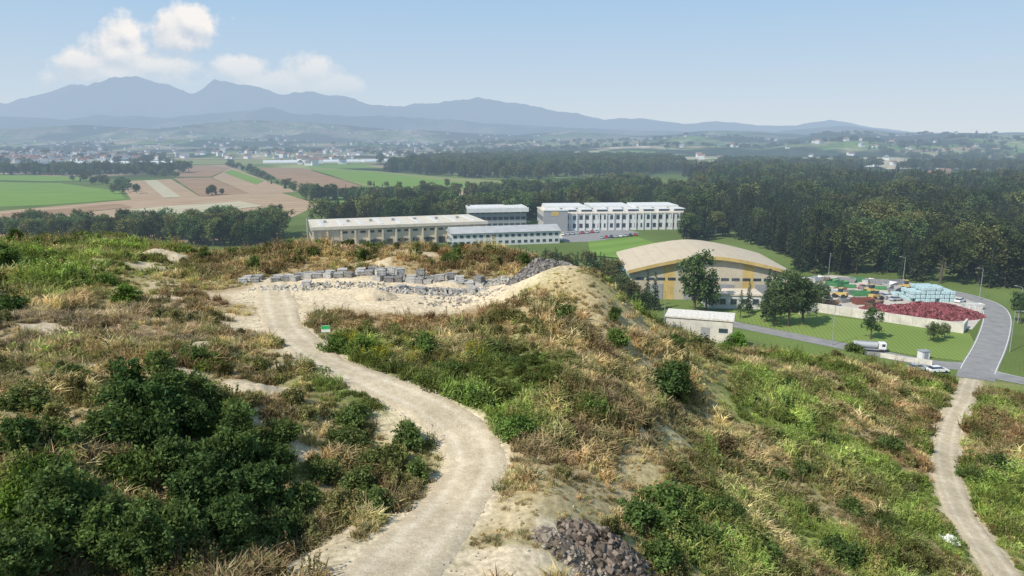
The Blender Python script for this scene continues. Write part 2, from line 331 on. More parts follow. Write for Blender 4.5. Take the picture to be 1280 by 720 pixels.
def dirt(x,y):
    x=np.asarray(x,float);y=np.asarray(y,float)
    nz=(fbm(x,y,2.2,4,5)-.5); out=np.zeros(x.shape)
    for a,b,rx,ry in DIRT: out=np.maximum(out,1-ss(.7,1.15,np.hypot((x-a)/rx,(y-b)/ry)+nz*(1.1 if rx<9 else .35)))
    pdv=pathd(x,y); out=np.maximum(out,1-ss(1.6,2.7,pdv+nz*1.8))
    out=np.maximum(out,.7*ss(.64,.72,fbm(x,y,4.5,4,123))*(x<-8)); out=np.maximum(out,.4*ss(.64,.72,fbm(x,y,3.5,4,223))*(x>-8)*(x<16))
    return out
def faint(x,y):
    x=np.asarray(x,float);y=np.asarray(y,float); out=np.zeros(x.shape);m=(y<140)&(y>10)&(x>-30)&(x<60)
    if m.any(): out[m]=1-ss(.3,1.3,np.abs(segdist(x[m],y[m],FAINT)-.7)+(fbm(x[m],y[m],2,3,8)-.5)*1.5)
    return out
# ------------------------------------------------------------------ ground
def axis(a,b,s,lo,hi,g):
    c=list(np.arange(a,b+1e-6,s)); x=b;st=s
    while x<hi: st*=g; x+=st; c.append(x)
    x=a;st=s;l=[]
    while x>lo: st*=g; x-=st; l.append(x)
    return np.array(l[::-1]+c)
gx=axis(-92,88,.6,-26000,26000,1.03); gy=axis(18,135,.55,-3000,30000,1.027)
X,Y=np.meshgrid(gx,gy); xs=X.ravel();ys=Y.ravel(); Z=h(xs,ys)
def cover_far(xs,ys):
    f=fbm(xs,ys,420,4,101); return ss(.44,.5,f+.10*ss(-300,500,xs)*(1-.8*ss(1300,1900,ys))-.10*ss(200,-700,xs))
FA=.35
def fieldcol(xs,ys):
    a=xs*math.cos(FA)+ys*math.sin(FA); b=-xs*math.sin(FA)+ys*math.cos(FA); c1=cell(a/420.,b/300.,5); p=np.where(c1>.5,cell(a/55.,b/300.,15),cell(a/420.,b/70.,25))[:,None]
    return np.where(p>.8,np.array((.50,.44,.31)),np.where(p>.6,np.array((.35,.27,.18)),np.where(p>.35,np.array((.16,.26,.07)),np.where(p>.15,np.array((.29,.31,.15)),np.array((.12,.19,.06))))))
col=np.zeros((len(xs),3))
w=weights(xs,ys); tot=0
for k in PAL: ww=(w[k]**2)[:,None]; col+=ww*PAL[k]; tot=tot+ww
col=col/tot*.78
dd=np.maximum(dirt(xs,ys),.06*faint(xs,ys))[:,None]; col=col*(1-dd)+SAND*(.85+.3*fbm(xs,ys,1.5,3,3))[:,None]*dd
far=(1-ss(0,1.5,Z))[:,None]
fl=(fbm(xs,ys,60,3,9))[:,None]; flat=np.array((.12,.165,.05))*(.7+.6*fl)
fo=cover_far(xs,ys)[:,None]
farc=fieldcol(xs,ys)*(1-fo)+np.array((.035,.058,.028))*fo
k=ss(900,1200,np.hypot(xs,ys))[:,None]
flat=flat*(1-k)+farc*k; col=col*(1-far)+flat*far
nx,ny=len(gx),len(gy); i=np.arange((nx-1)*(ny-1)); r_=i//(nx-1);c_=i%(nx-1);a=r_*nx+c_
me=npmesh('ground',np.stack([xs,ys,Z],1),np.stack([a,a+1,a+nx+1,a+nx],1),[])
ca=me.color_attributes.new('col','FLOAT_COLOR','POINT'); ca.data.foreach_set('color',np.hstack([col,np.ones((len(col),1))]).astype(np.float32).ravel())
me.polygons.foreach_set('use_smooth',np.ones(len(me.polygons),bool))
m,nt=mk('ground'); at=N(nt,'ShaderNodeAttribute',attribute_name='col'); n1=noise(nt,2.5,8,rough=.65)
n2=noise(nt,.02,6)
c=vmt(nt,'MULTIPLY',vmt(nt,'MULTIPLY',at.outputs['Vector'],mr(nt,n1,.3,.7,.6,1.4)),mr(nt,n2,.3,.7,.8,1.2))
b=N(nt,'ShaderNodeBsdfDiffuse'); nt.links.new(c,b.inputs[0]); bp=N(nt,'ShaderNodeBump'); bp.inputs['Strength'].default_value=.6;bp.inputs['Distance'].default_value=.12; nt.links.new(n1,bp.inputs['Height']); nt.links.new(bp.outputs[0],b.inputs['Normal']); fin(nt,b.outputs[0])
me.materials.append(m); link(bpy.data.objects.new('ground',me))
# ------------------------------------------------------------------ mountains
def az(u): return (u-640)/F*.955
def el(v): return math.tan(-(P+math.atan((v-360)/F)))
LAY=[(13500,1500,[(-700,132),(-200,122),(0,127),(40,121),(80,107),(150,96),(200,103),(232,111),(265,100),(310,107),(350,117),(380,113),(420,120),(450,126),(500,131),(540,130),(590,123),(640,128),(700,138),(760,148),(800,148),(860,155),(900,152),(960,157),(1000,157),(1045,149),(1090,157),(1150,165),(1280,168),(1600,165),(2000,170)]),
 (8500,900,[(-700,150),(0,146),(60,149),(120,142),(200,146),(260,140),(330,134),(380,142),(440,144),(480,140),(540,148),(600,152),(640,156),(700,158),(760,161),(800,163),(900,163),(980,164),(1060,157),(1150,166),(1280,170),(2000,170)]),
 (5000,650,[(-700,160),(0,160),(100,156),(180,161),(240,154),(330,149),(400,154),(470,160),(560,164),(640,168),(720,164),(800,169),(880,164),(950,164),(1020,168),(1090,163),(1180,167),(1280,165),(2000,170)]),
 (3400,380,[(-700,176),(0,178),(200,172),(300,175),(500,180),(700,176),(800,176),(870,168),(930,171),(980,175),(1060,164),(1130,170),(1200,165),(1280,168),(2000,170)]),
 (2400,260,[(-700,190),(0,190),(500,190),(700,186),(820,180),(900,181),(960,185),(1030,177),(1090,175),(1150,180),(1220,171),(1280,174),(1500,170),(2000,172)])]
def mh(x,y):
    x=np.asarray(x,float);y=np.asarray(y,float); z=np.full(x.shape,-6.0); t=x/np.maximum(y,100.)
    for i,(R,wd,pr) in enumerate(LAY):
        pu=np.array([az(p[0]) for p in pr]); pz=np.array([H+R*el(p[1]) for p in pr]); top=np.interp(t,pu,pz)
        n=fbm(x,y,wd*1.1,5,200+i*9); cen=R+(n-.5)*wd*1.2; g=np.exp(-((y-cen)/wd)**2)
        rid=1-np.abs(fbm(x,y,wd*.55,4,300+i)-.5)*2.0
        z=np.maximum(z,top*g*(.80+.22*rid)*(1-.5*np.abs(np.clip((y-cen)/wd,-1,1))*(1-rid))+(fbm(x,y,wd*.12,3,17)-.5)*np.maximum(top,0)*.05-1.5)
    return z
mxs_=np.concatenate([np.arange(-17000,17001,50.)]); mys=np.concatenate([np.arange(1800,6500,40.),np.arange(6500,17500,110.)])
X,Y=np.meshgrid(mxs_,mys); xs=X.ravel();ys=Y.ravel(); Z=mh(xs,ys)
cl=ss(.46,.52,fbm(xs,ys,330,4,151)-.08*ss(120,330,Z)); fc=fieldcol(xs,ys)
colm=np.array((.035,.058,.03))*(1-cl[:,None])+fc*cl[:,None]; colm*=(.7+.6*fbm(xs,ys,90,3,4))[:,None]
nx,ny=len(mxs_),len(mys); i=np.arange((nx-1)*(ny-1)); r_=i//(nx-1);c_=i%(nx-1);a=r_*nx+c_
me=npmesh('mountain_range',np.stack([xs,ys,Z],1),np.stack([a,a+1,a+nx+1,a+nx],1),[])
ca=me.color_attributes.new('col','FLOAT_COLOR','POINT'); ca.data.foreach_set('color',np.hstack([colm,np.ones((len(colm),1))]).astype(np.float32).ravel())
me.polygons.foreach_set('use_smooth',np.ones(len(me.polygons),bool))
m,nt=mk('mountain'); at=N(nt,'ShaderNodeAttribute',attribute_name='col'); c=vmt(nt,'MULTIPLY',at.outputs['Vector'],mr(nt,noise(nt,.03,5),.3,.7,.5,1.5)); b=N(nt,'ShaderNodeBsdfDiffuse'); nt.links.new(c,b.inputs[0]); fin(nt,b.outputs[0]); me.materials.append(m); link(bpy.data.objects.new('mountain_range',me))
# ------------------------------------------------------------------ ribbons
def ribbon(name,pl,wid,mat,off=.06,jit=0,cross=8):
    pl=np.array(pl); seg=np.hypot(*(pl[1:]-pl[:-1]).T); s=np.append(0,np.cumsum(seg)); n=max(4,int(s[-1]/.6)); t=np.linspace(0,s[-1],n)
    px=np.interp(t,s,pl[:,0]);py=np.interp(t,s,pl[:,1]); tx=np.gradient(px);ty=np.gradient(py);l=np.hypot(tx,ty);nxn=-ty/l;nyn=tx/l
    wl=wid/2+jit*((fbm(t,t*0+3,5,2,4)-.5)*1.6+(fbm(t,t*0+13,1.3,3,4)-.5)*1.2);wr=wid/2+jit*((fbm(t,t*0+9,5,2,6)-.5)*1.6+(fbm(t,t*0+19,1.3,3,6)-.5)*1.2)
    c=np.linspace(-1,1,cross); ws=np.where(c[None,:]<0,wl[:,None],wr[:,None]); x=px[:,None]+nxn[:,None]*c*ws; y=py[:,None]+nyn[:,None]*c*ws
    edge=np.clip((1-np.abs(c))*6,0,1)[None,:] if jit else 1.
    z=h(x.ravel(),y.ravel()).reshape(x.shape)+off*edge+(-.03*(1-edge) if jit else 0)
    V=np.stack([x,y,z],-1).reshape(-1,3); i=np.arange((n-1)*(cross-1)); r_=i//(cross-1);q=i%(cross-1);a=r_*cross+q
    me=npmesh(name,V,np.stack([a,a+1,a+cross+1,a+cross],1),[mat]); at=me.attributes.new('across','FLOAT','POINT'); at.data.foreach_set('value',np.tile(c,n).astype(np.float32))
    return link(bpy.data.objects.new(name,me))
m,nt=mk('dirt_track'); at=N(nt,'ShaderNodeAttribute',attribute_name='across'); ab=mth(nt,'ABSOLUTE',at.outputs['Fac'])
rut=mr(nt,mth(nt,'ABSOLUTE',mth(nt,'SUBTRACT',ab,.45)),.0,.22,1.,0.)
n1=noise(nt,1.6,7,rough=.65);n3=noise(nt,9,4); n4=noise(nt,.35,4); base=mixc(nt,mr(nt,n1,.35,.68,0,1),(.46,.38,.26),(.60,.51,.37)); base=mixc(nt,mth(nt,'MULTIPLY',rut,mr(nt,n1,.3,.7,.3,.9)),base,(.68,.59,.45))
base=vmt(nt,'MULTIPLY',vmt(nt,'MULTIPLY',base,mr(nt,n3,.3,.7,.8,1.18)),mr(nt,n4,.3,.7,.85,1.12)); b=N(nt,'ShaderNodeBsdfDiffuse'); nt.links.new(base,b.inputs[0]); bp=N(nt,'ShaderNodeBump'); bp.inputs['Strength'].default_value=.6;bp.inputs['Distance'].default_value=.1; nt.links.new(n1,bp.inputs['Height']); nt.links.new(bp.outputs[0],b.inputs['Normal']); fin(nt,b.outputs[0]); M_track=m
ribbon('dirt_road',MAIN,4.3,M_track,.09,.6,cross=14); ribbon('dirt_road',LOW,3.3,M_track,.10,.4,cross=12)
M_asph=simple('asphalt',(.25,.245,.24),.9,.4,.15); M_white=simple('white_paint',(.75,.75,.72),.6,3,.05)
R1=chaikin([G(*p) for p in [(1160,360),(1205,369),(1238,380),(1248,395),(1244,415),(1236,437),(1222,462),(1218,478)]])
R2=chaikin([G(*p) for p in [(1228,458),(1190,458),(1140,451),(1080,438),(1010,424),(950,412),(900,402),(850,390)]])
R3=chaikin([G(*p) for p in [(1222,464),(1260,474),(1330,488),(1420,500)]])
for R_,w_,o_ in ((R1,7.,.06),(R2,6.,.064),(R3,7,.068)): ribbon('asphalt_road',R_,w_,M_asph,o_)
for R_,w_ in ((R1,7.),(R3,7.)):
    for s in (-1,1):
        t=np.gradient(R_,axis=0);l=np.hypot(t[:,0],t[:,1])[:,None];nn=np.stack([-t[:,1],t[:,0]],1)/l; 
        ribbon('road_marking',(R_+nn*s*(w_/2-.3))[(4 if s==1 else 10):-10],.14,M_white,.08,cross=2)
# ------------------------------------------------------------------ fields
def field(name,px,mat,z):
    pts=[G(u,v)+(z,) for u,v in px]; return MB().poly(pts).obj(name,mat)
def fieldmat(name,c1,c2,sc,rot):
    m,nt=mk(name); g=N(nt,'ShaderNodeNewGeometry'); wv=N(nt,'ShaderNodeTexWave'); wv.inputs['Scale'].default_value=sc; wv.inputs['Distortion'].default_value=1.2; wv.inputs['Detail'].default_value=3
    mp=N(nt,'ShaderNodeMapping'); mp.inputs['Rotation'].default_value=(0,0,rot); nt.links.new(g.outputs['Position'],mp.inputs[0]); nt.links.new(mp.outputs[0],wv.inputs[0])
    n1=noise(nt,.03,7); f=mth(nt,'ADD',mth(nt,'MULTIPLY',wv.outputs['Fac'],.35),mth(nt,'MULTIPLY',n1,.8)); c=mixc(nt,mr(nt,f,.3,.85,0,1),c1,c2)
    b=N(nt,'ShaderNodeBsdfDiffuse'); nt.links.new(c,b.inputs[0]); fin(nt,b.outputs[0]); return m
F_tan=fieldmat('stubble_field',(.33,.23,.15),(.44,.33,.22),.02,.9); F_br=fieldmat('ploughed_soil',(.26,.165,.10),(.36,.25,.165),.03,1.0); F_gr=fieldmat('green_crop',(.14,.23,.05),(.19,.30,.07),.02,.9); F_ol=fieldmat('meadow',(.19,.23,.08),(.27,.28,.12),.02,.5)
F_pl=fieldmat('pale_stubble',(.40,.36,.25),(.5,.46,.33),.02,.5)
FL=[(F_tan,[(-60,275),(0,264),(160,250),(348,240),(400,256),(300,300),(0,320),(-60,320)]),(F_gr,[(-80,226),(75,229),(148,239),(157,249),(60,256),(-80,262)]),
(F_tan,[(148,227),(214,224),(250,246),(165,251)]),(F_br,[(217,222.5),(263,222),(312,242),(252,246)]),(F_tan,[(265,222),(290,210),(372,240),(314,243)]),(F_br,[(222,208),(262,207),(288,210),(264,221),(218,221)]),
(F_br,[(322,209),(382,211),(452,233),(402,238),(372,238)]),(F_ol,[(384,209),(470,214),(560,222),(640,227),(720,229),(810,221),(815,229),(700,241),(560,240),(455,233)]),(F_gr,[(400,239),(470,236),(520,246),(515,257),(420,253)]),
(F_tan,[(478,236.5),(560,237),(600,243),(525,247)]),(F_gr,[(388,212.5),(450,213),(610,232),(560,236),(470,233)]),(F_pl,[(160,262),(300,252),(330,258),(200,272)]),(F_br,[(0,268),(150,255),(165,259),(20,275)]),(F_pl,[(180,226),(196,225.3),(226,246.5),(205,247.5)]),(F_gr,[(280,216),(289,212),(330,226),(320,231)]),
(F_gr,[(0,218),(-80,218),(-80,224),(60,227),(140,226),(110,222)]),(F_pl,[(330,195),(420,193),(540,197),(500,199),(340,199)]),(F_ol,[(200,199),(480,200),(470,205),(230,206)]),(F_pl,[(1060,197),(1118,196),(1185,209),(1110,212)]),
(F_ol,[(856,203),(897,203),(893,213),(858,213)]),(F_ol,[(1075,224),(1190,219),(1300,223),(1300,231),(1190,236),(1095,231)]),(F_gr,[(735,303),(795,297),(840,311),(785,325),(738,320)]),(F_pl,[(960,207),(1040,207),(1050,212),(975,213)]),
(F_pl,[(0,200),(120,200),(200,203),(60,205),(-60,204)]),(F_ol,[(-60,192),(100,191),(300,192),(280,196),(0,197)]),(F_tan,[(220,196),(320,196),(330,199),(210,199)]),(F_gr,[(560,204),(640,206),(620,209),(540,208)]),(F_pl,[(700,213),(760,211),(790,213),(730,217)])]
for i,(m_,px) in enumerate(FL): field('crop_field',px,m_,.05+.02*i)
M_conc=simple('yard_concrete',(.50,.46,.40),.9,.12,.18)
field('yard_pavement',[(965,350),(1040,344),(1130,352),(1195,366),(1240,381),(1215,412),(1020,388),(985,388)],M_conc,.045)
field('parking_lot',[(700,287),(770,284),(800,291),(745,302),(705,303)],M_asph,.047); field('yard_pavement',[(380,309),(560,302),(720,300),(705,292),(560,298),(390,316)],M_conc,.03)
M_lawn=fieldmat('lawn',(.14,.21,.055),(.22,.28,.08),.3,.2)
MB().poly([G(u,v)+(.04,) for u,v in [(905,388),(1010,392),(1212,417),(1224,440),(1208,452),(1140,444),(1000,418),(905,398)]]).obj('lawn',M_lawn)
# ------------------------------------------------------------------ vegetation prototypes
BL=[broadleaf('broadleaf_a',12,4.6,110,34,.29,1),broadleaf('broadleaf_b',13,4.0,110,32,.29,2,.2),broadleaf('broadleaf_c',11,5,110,34,.30,3,.22)]
SM=[broadleaf('sapling_a',3.4,1.7,120,44,.12,11,.02,1.,M_near),broadleaf('sapling_b',4.2,1.8,130,44,.13,12,.02,1.,M_near)]
CO=[conifer('conifer_a',18,3.1,5),conifer('conifer_b',20,2.8,6),conifer('conifer_c',17,3.5,7,1.15,.3)]
BU=[bush('shrub_a',seed=1),bush('shrub_b',1.5,1.7,70,46,.105,2),bush('shrub_c',1.1,2.1,60,46,.095,3)]
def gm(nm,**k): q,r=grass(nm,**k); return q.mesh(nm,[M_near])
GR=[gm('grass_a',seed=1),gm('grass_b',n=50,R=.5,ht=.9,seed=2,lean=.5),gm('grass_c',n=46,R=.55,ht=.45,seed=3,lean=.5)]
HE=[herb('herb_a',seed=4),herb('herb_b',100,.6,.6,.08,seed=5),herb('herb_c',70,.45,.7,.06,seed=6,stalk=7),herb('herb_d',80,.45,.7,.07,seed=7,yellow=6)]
# ------------------------------------------------------------------ hill cover scatter
def sample(n,x0,x1,y0,y1): return RNG.uniform(x0,x1,n),RNG.uniform(y0,y1,n)
bx=[];by=[];bs=[]
for (y0,y1,den,sc) in ((15,45,5.4,.84),(45,75,3.9,1.0),(75,145,2.1,1.3)):
    x0,x1=-.78*y1-4,.78*y1+4; n=int((x1-x0)*(y1-y0)*den); x,y=sample(n,x0,x1,y0,y1); k=np.abs(x)<.74*y+6; bx.append(x[k]);by.append(y[k]);bs.append(np.full(k.sum(),sc))
x=np.concatenate(bx);y=np.concatenate(by);s=np.concatenate(bs)
z=h(x,y); D=dirt(x,y); Fd=faint(x,y); yd=yardd(x,y); keep=(D<RNG.random(len(x))*.55+.12)&(z>2.5)&(Fd*.2<RNG.random(len(x)))&(yd>1.0)
x,y,z,s,yd,Fd=x[keep],y[keep],z[keep],s[keep],yd[keep],Fd[keep]
w=weights(x,y); keys=list(PAL); Wm=np.stack([w[k]**2.2 for k in keys],1); Wm/=Wm.sum(1)[:,None]; cum=Wm.cumsum(1); ch=(RNG.random(len(x))[:,None]>cum).sum(1).clip(0,len(keys)-1)
pal=np.stack([PAL[k] for k in keys]); mean=(Wm[:,:,None]*pal).sum(1); tint=.6*pal[ch]+.4*mean; tint=tint*(1-.5*Fd[:,None])+TAN*.5*Fd[:,None]; tint*=RNG.uniform(.7,1.3,len(x))[:,None]*RNG.uniform(.92,1.08,(len(x),3))
pv=fbm(x,y,3.2,3,166); tint*=(.68+.68*ss(.3,.7,pv))[:,None]
isg=np.isin(ch,[keys.index('tan'),keys.index('mauve')]); rnd=RNG.random(len(x))
pid=np.where(isg,RNG.integers(0,3,len(x)),np.where(rnd<.42,RNG.integers(0,3,len(x)),3+RNG.integers(0,3,len(x))))
gxx,gyy=hit(500,438); yl=(np.hypot((x-gxx)/8,(y-gyy)/4.5)<1); pid=np.where(yl&(rnd>.45)&~isg,6,pid)
sv=s*RNG.uniform(.65,1.4,len(x))*(.5+1.0*ss(.3,.72,fbm(x,y,5,3,66)))*(.45+.55*ss(1.0,1.8,yd))*(1-.4*Fd)*np.where(isg,.85,1.)
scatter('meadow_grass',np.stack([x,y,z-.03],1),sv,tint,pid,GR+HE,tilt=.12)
n=7500; x,y=sample(n,-95,92,18,150); z=h(x,y); fb=fbm(x,y,8,4,61); w=weights(x,y); dryn=(w['tan']+w['mauve'])/(w['green']+w['bright']+w['dark']+.3)
k=(np.abs(x)<.74*y+6)&(dirt(x,y)<.05)&(z>1.5)&(faint(x,y)<.2)&(yardd(x,y)>1.6)&(fb+RNG.random(n)*.30-.06*np.clip(dryn,0,2)>.665)&(pathd(x,y)>3.2); x,y,z=x[k],y[k],z[k]
w=weights(x,y);Wm=np.stack([w[k2]**1.5 for k2 in keys],1);Wm/=Wm.sum(1)[:,None]; t=(Wm[:,:,None]*pal).sum(1)*.4+.45*GREEN; t*=RNG.uniform(.5,1.3,len(x))[:,None]
scatter('scrub',np.stack([x,y,z-.1],1),RNG.uniform(.3,.8,len(x)),t,RNG.integers(0,3,len(x)),BU,tilt=.15)
n=200; x=RNG.uniform(-88,14,n); y=RNG.uniform(103,128,n); k=(fbm(x,y,12,3,404)>.47); x,y=x[k],y[k]; t=np.array((.11,.15,.05))*RNG.uniform(.5,1.5,(len(x),1)); scatter('crest_scrub',np.stack([x,y,h(x,y)-.1],1),RNG.uniform(.5,1.1,len(x)),t,RNG.integers(0,3,len(x)),BU,tilt=.1)
DG=(.085,.135,.048); D2=(.11,.16,.055)
for u,v,s,t in [(165,525,1.1,DG),(205,515,1.15,D2),(240,545,1.,DG),(300,585,1.1,D2),(255,640,1.2,DG),(320,635,1.15,DG),(345,600,.85,D2),(215,600,.9,D2),(285,690,1.1,DG),(75,665,.9,D2),(185,715,.9,D2),(20,570,.8,DG),(130,700,.8,(.13,.19,.06)),(20,720,.9,D2)]:
    x,y=hit(u,v); single('broadleaf_sapling',SM[random.randrange(2)],x,y,hz(x,y)-.15,s*random.uniform(.8,.95),t,s*random.uniform(.7,.95))
for u,v,s,t in [(20,308,.9,D2),(48,310,.7,D2),(8,330,.8,DG),(120,318,.6,D2),(255,325,.55,D2),(520,322,.6,D2),(655,332,.6,D2),(845,437,.8,D2),(870,440,.7,(.14,.18,.07)),(768,400,.5,D2)]:
    x,y=hit(u,v); single('broadleaf_sapling',SM[random.randrange(2)],x,y,hz(x,y)-.15,s,t,s*.8)
for u,v,s,t,sz in [(185,545,1.5,DG,1.6),(140,545,1.2,D2,1.1),(235,500,1.3,D2,1.2),(270,600,1.3,D2,1.3),(220,680,1.3,D2,1.4),(340,680,1.2,D2,1.2),(370,640,1.1,(.13,.18,.06),1.),
 (75,640,1.2,(.12,.18,.06),1.2),(120,665,1.3,(.12,.17,.06),1.3),(30,700,1.3,(.13,.19,.06),1.3),(50,610,1.1,(.12,.18,.05),1.1),(15,640,1.,(.20,.29,.06),1.),(55,560,1.1,(.11,.16,.05),1.),(160,600,1.1,(.12,.17,.05),1.),(60,690,1.,(.15,.21,.06),1.),
 (290,535,1.3,(.14,.19,.06),1.2),(245,455,1.3,(.13,.18,.06),1.),(200,470,1.2,(.13,.17,.06),1.),(430,560,1.2,(.13,.17,.06),1.),(480,585,1.3,(.14,.17,.06),1.),(450,615,1.1,(.13,.17,.06),.9),(400,600,1.0,(.14,.17,.06),.9),(510,560,1.1,(.12,.17,.06),1.),(520,600,.9,(.13,.18,.06),.8),(440,530,1.1,(.13,.18,.06),.9),(470,640,.9,(.13,.17,.06),.8),(350,550,1.,(.13,.18,.06),.9),
 (828,488,2.0,DG,1.8),(845,482,1.5,DG,1.5),(978,512,1.4,(.09,.15,.05),1.2),(985,490,1.4,(.09,.15,.05),1.2),(898,570,1.3,(.16,.12,.065),1.2),(905,560,1.1,(.17,.12,.07),1.),(830,650,1.8,(.12,.18,.055),1.3),(800,660,1.4,(.11,.17,.055),1.2),(860,640,1.3,(.11,.16,.05),1.),(870,680,1.2,(.11,.16,.05),1.),(1050,705,1.3,(.08,.13,.045),1.3),(940,690,1.2,(.11,.16,.05),1.),(820,700,1.1,(.13,.19,.06),1.),(900,640,1.1,(.12,.18,.06),.9),
 (1242,590,1.8,(.11,.16,.06),1.5),(1215,600,1.2,(.12,.17,.06),1.),(1070,440,2.0,(.12,.17,.06),1.3),(1045,448,1.8,(.14,.12,.06),1.),(922,440,2.6,(.13,.23,.05),2.2),(908,440,1.6,(.12,.21,.05),1.5),(160,378,1.6,(.14,.22,.05),1.2),(5,335,2.2,(.11,.17,.05),1.3),(45,338,2.,(.10,.16,.05),1.),(130,355,1.3,(.12,.19,.05),.9),(90,350,1.5,(.1,.16,.05),1.),(8,392,1.5,DG,1.4),(640,545,1.2,(.14,.22,.06),1.),(420,440,1.2,(.12,.18,.05),1.),(455,445,1.3,(.13,.20,.05),1.),(740,520,1.1,(.14,.21,.06),1.),(1035,560,1.4,(.12,.16,.06),1.1),(960,600,1.3,(.11,.16,.05),1.),(1110,560,1.4,(.12,.17,.06),1.),(870,437,1.8,(.16,.16,.08),1.4),(1000,590,1.1,(.13,.17,.06),.9),(1060,640,1.2,(.13,.18,.06),.9),(1130,620,1.2,(.15,.15,.07),1.),
 (700,395,1.3,(.13,.18,.06),.9),(770,430,1.3,(.14,.20,.06),.9),(560,470,1.2,(.12,.17,.055),.9),(610,440,1.1,(.13,.17,.06),.8),(80,480,1.3,(.12,.17,.06),.9),(30,510,1.2,(.12,.16,.06),.9),(530,440,1.2,(.13,.19,.06),1.),(590,500,1.1,(.13,.19,.06),.9)]:
    x,y=hit(u,v); single('shrub',BU[random.randrange(3)],x,y,hz(x,y)-.15,s,t,sz)
# ------------------------------------------------------------------ forests
def inpoly(x,y,pl):
    c=np.zeros(x.shape,bool); n=len(pl);j=n-1
    for i in range(n):
        xi,yi=pl[i];xj,yj=pl[j]; k=((yi>y)!=(yj>y))&(x<(xj-xi)*(y-yi)/(yj-yi+1e-12)+xi); c^=k; j=i
    return c
def rpoly(pl,den):
    pl=np.array(pl); a=pl.min(0);b=pl.max(0); n=int((b-a).prod()*den); x,y=RNG.uniform(a[0],b[0],n),RNG.uniform(a[1],b[1],n); k=inpoly(x,y,pl); return x[k],y[k]
FX=[];FY=[];FS=[];FP=[];FT=[]
def addf(x,y,hh,con=.6,tone=1.0):
    n=len(x); p=np.where(RNG.random(n)<con,3+RNG.integers(0,3,n),RNG.integers(0,3,n)); base=np.where(p<3,12.,18.)
    FX.append(x);FY.append(y);FS.append(hh/base);FP.append(p)
    c=np.where((p<3)[:,None],np.array((.095,.13,.05)),np.array((.042,.066,.034)))*RNG.uniform(.55,1.5,n)[:,None]*tone
    c[:,0]*=RNG.uniform(.8,1.4,n); FT.append(c)
x,y=rpoly([G(*p) for p in [(850,304),(905,300),(930,300),(985,338),(1010,343),(1100,347),(1190,357),(1300,365),(1420,380),(1500,225),(1270,232),(1190,238),(1080,233),(950,222),(860,226),(872,240),(878,275),(862,290)]],1/40.); addf(x,y,RNG.uniform(13,21,len(x))*(.78+.44*fbm(x,y,40,2,5)),.85,.8)
x,y=rpoly([(-265,345),(-120,338),(-112,372),(-118,395),(-265,400)],1/36.); addf(x,y,RNG.uniform(7,12,len(x))+3*ss(-240,-130,x),.3,1.1)
x,y=rpoly([(-110,408),(-30,412),(5,425),(10,480),(-110,470)],1/40.); addf(x,y,RNG.uniform(12,18,len(x)),.7)
x,y=rpoly([(5,450),(60,462),(150,452),(150,640),(90,700),(20,520)],1/55.); addf(x,y,RNG.uniform(12,17,len(x)),.75,.85)
x,y=rpoly([(-18,235),(34,232),(36,290),(-14,300)],1/26.); addf(x,y,np.maximum(4,50-.150*y-RNG.uniform(0,5,len(x))),.75)
x,y=rpoly([(-110,285),(-10,290),(-10,318),(-110,318)],1/34.); addf(x,y,RNG.uniform(4,7.,len(x)),.3,1.2)
x,y=rpoly([(25,195),(36,192),(36,232),(22,235)],1/24.); addf(x,y,RNG.uniform(6,11,len(x)),.7)
x,y=rpoly([(-780,980),(-470,1000),(-470,1100),(-780,1110)],1/130.); addf(x,y,RNG.uniform(12,17,len(x)),.4,.9)
x,y=rpoly([G(*p) for p in [(478,216),(560,221),(640,226),(800,220),(860,214),(850,205),(830,200),(650,199),(520,203)]],1/150.); addf(x,y,RNG.uniform(13,20,len(x)),.6,.85)
x,y=rpoly([G(*p) for p in [(850,222),(950,220),(1060,222),(1070,213),(960,208),(905,205),(900,214),(855,214)]],1/120.); addf(x,y,RNG.uniform(13,18,len(x)),.7,.8)
x,y=rpoly([G(*p) for p in [(1120,208),(1190,212),(1280,218),(1420,220),(1420,211),(1200,208)]],1/150.); addf(x,y,RNG.uniform(11,16,len(x)),.7,.8)
def line(pts,n,sp,h1,h2):
    p=chaikin([G(*q) for q in pts],1); t=RNG.random(n)*(len(p)-1); i=t.astype(int).clip(0,len(p)-2); f=(t-i)[:,None]; q=p[i]*(1-f)+p[i+1]*f+RNG.normal(size=(n,2))*sp; addf(q[:,0],q[:,1],RNG.uniform(h1,h2,n),.2)
line([(283,206),(330,222),(372,240),(396,250)],60,4,5,11); line([(100,226),(145,232),(155,243)],26,5,6,12); line([(255,245),(265,243)],6,5,6,10); line([(395,250),(440,250),(490,256)],60,5,8,13); line([(5,215),(120,222)],40,6,8,13)
line([(200,221),(215,223)],8,8,8,12); line([(470,234),(600,236),(720,240)],30,5,5,9); line([(500,258),(600,246),(720,243),(800,232)],150,8,10,15); line([(960,388),(1010,384)],12,2,5,8)
n=15000; x=RNG.uniform(-2600,2600,n); y=1150+RNG.random(n)**1.2*2600; k=(np.abs(x)<.75*y)&(cover_far(x,y)>.6)&((x>.0*y)|(RNG.random(n)<.35))&((x<0)|(y<1700)|(RNG.random(n)<.4)); 
for mm,px in FL: k&=~inpoly(x,y,[G(*p) for p in px])
x,y=x[k],y[k]; addf(x,y,RNG.uniform(10,16,len(x)),.4,.9)
x=np.concatenate(FX);y=np.concatenate(FY); z=np.maximum(h(x,y),0); zm=mh(x,y); z=np.where((y>1800)&(zm>0),zm,z); sc=np.concatenate(FS)
wd=np.where(y>1150,1.8,1.15); wd=np.where(y>1900,2.4,wd)
scatter('forest',np.stack([x,y,z-.2],1),np.stack([sc*wd,sc*wd,sc],1),np.concatenate(FT),np.concatenate(FP),BL+CO,tilt=.03)
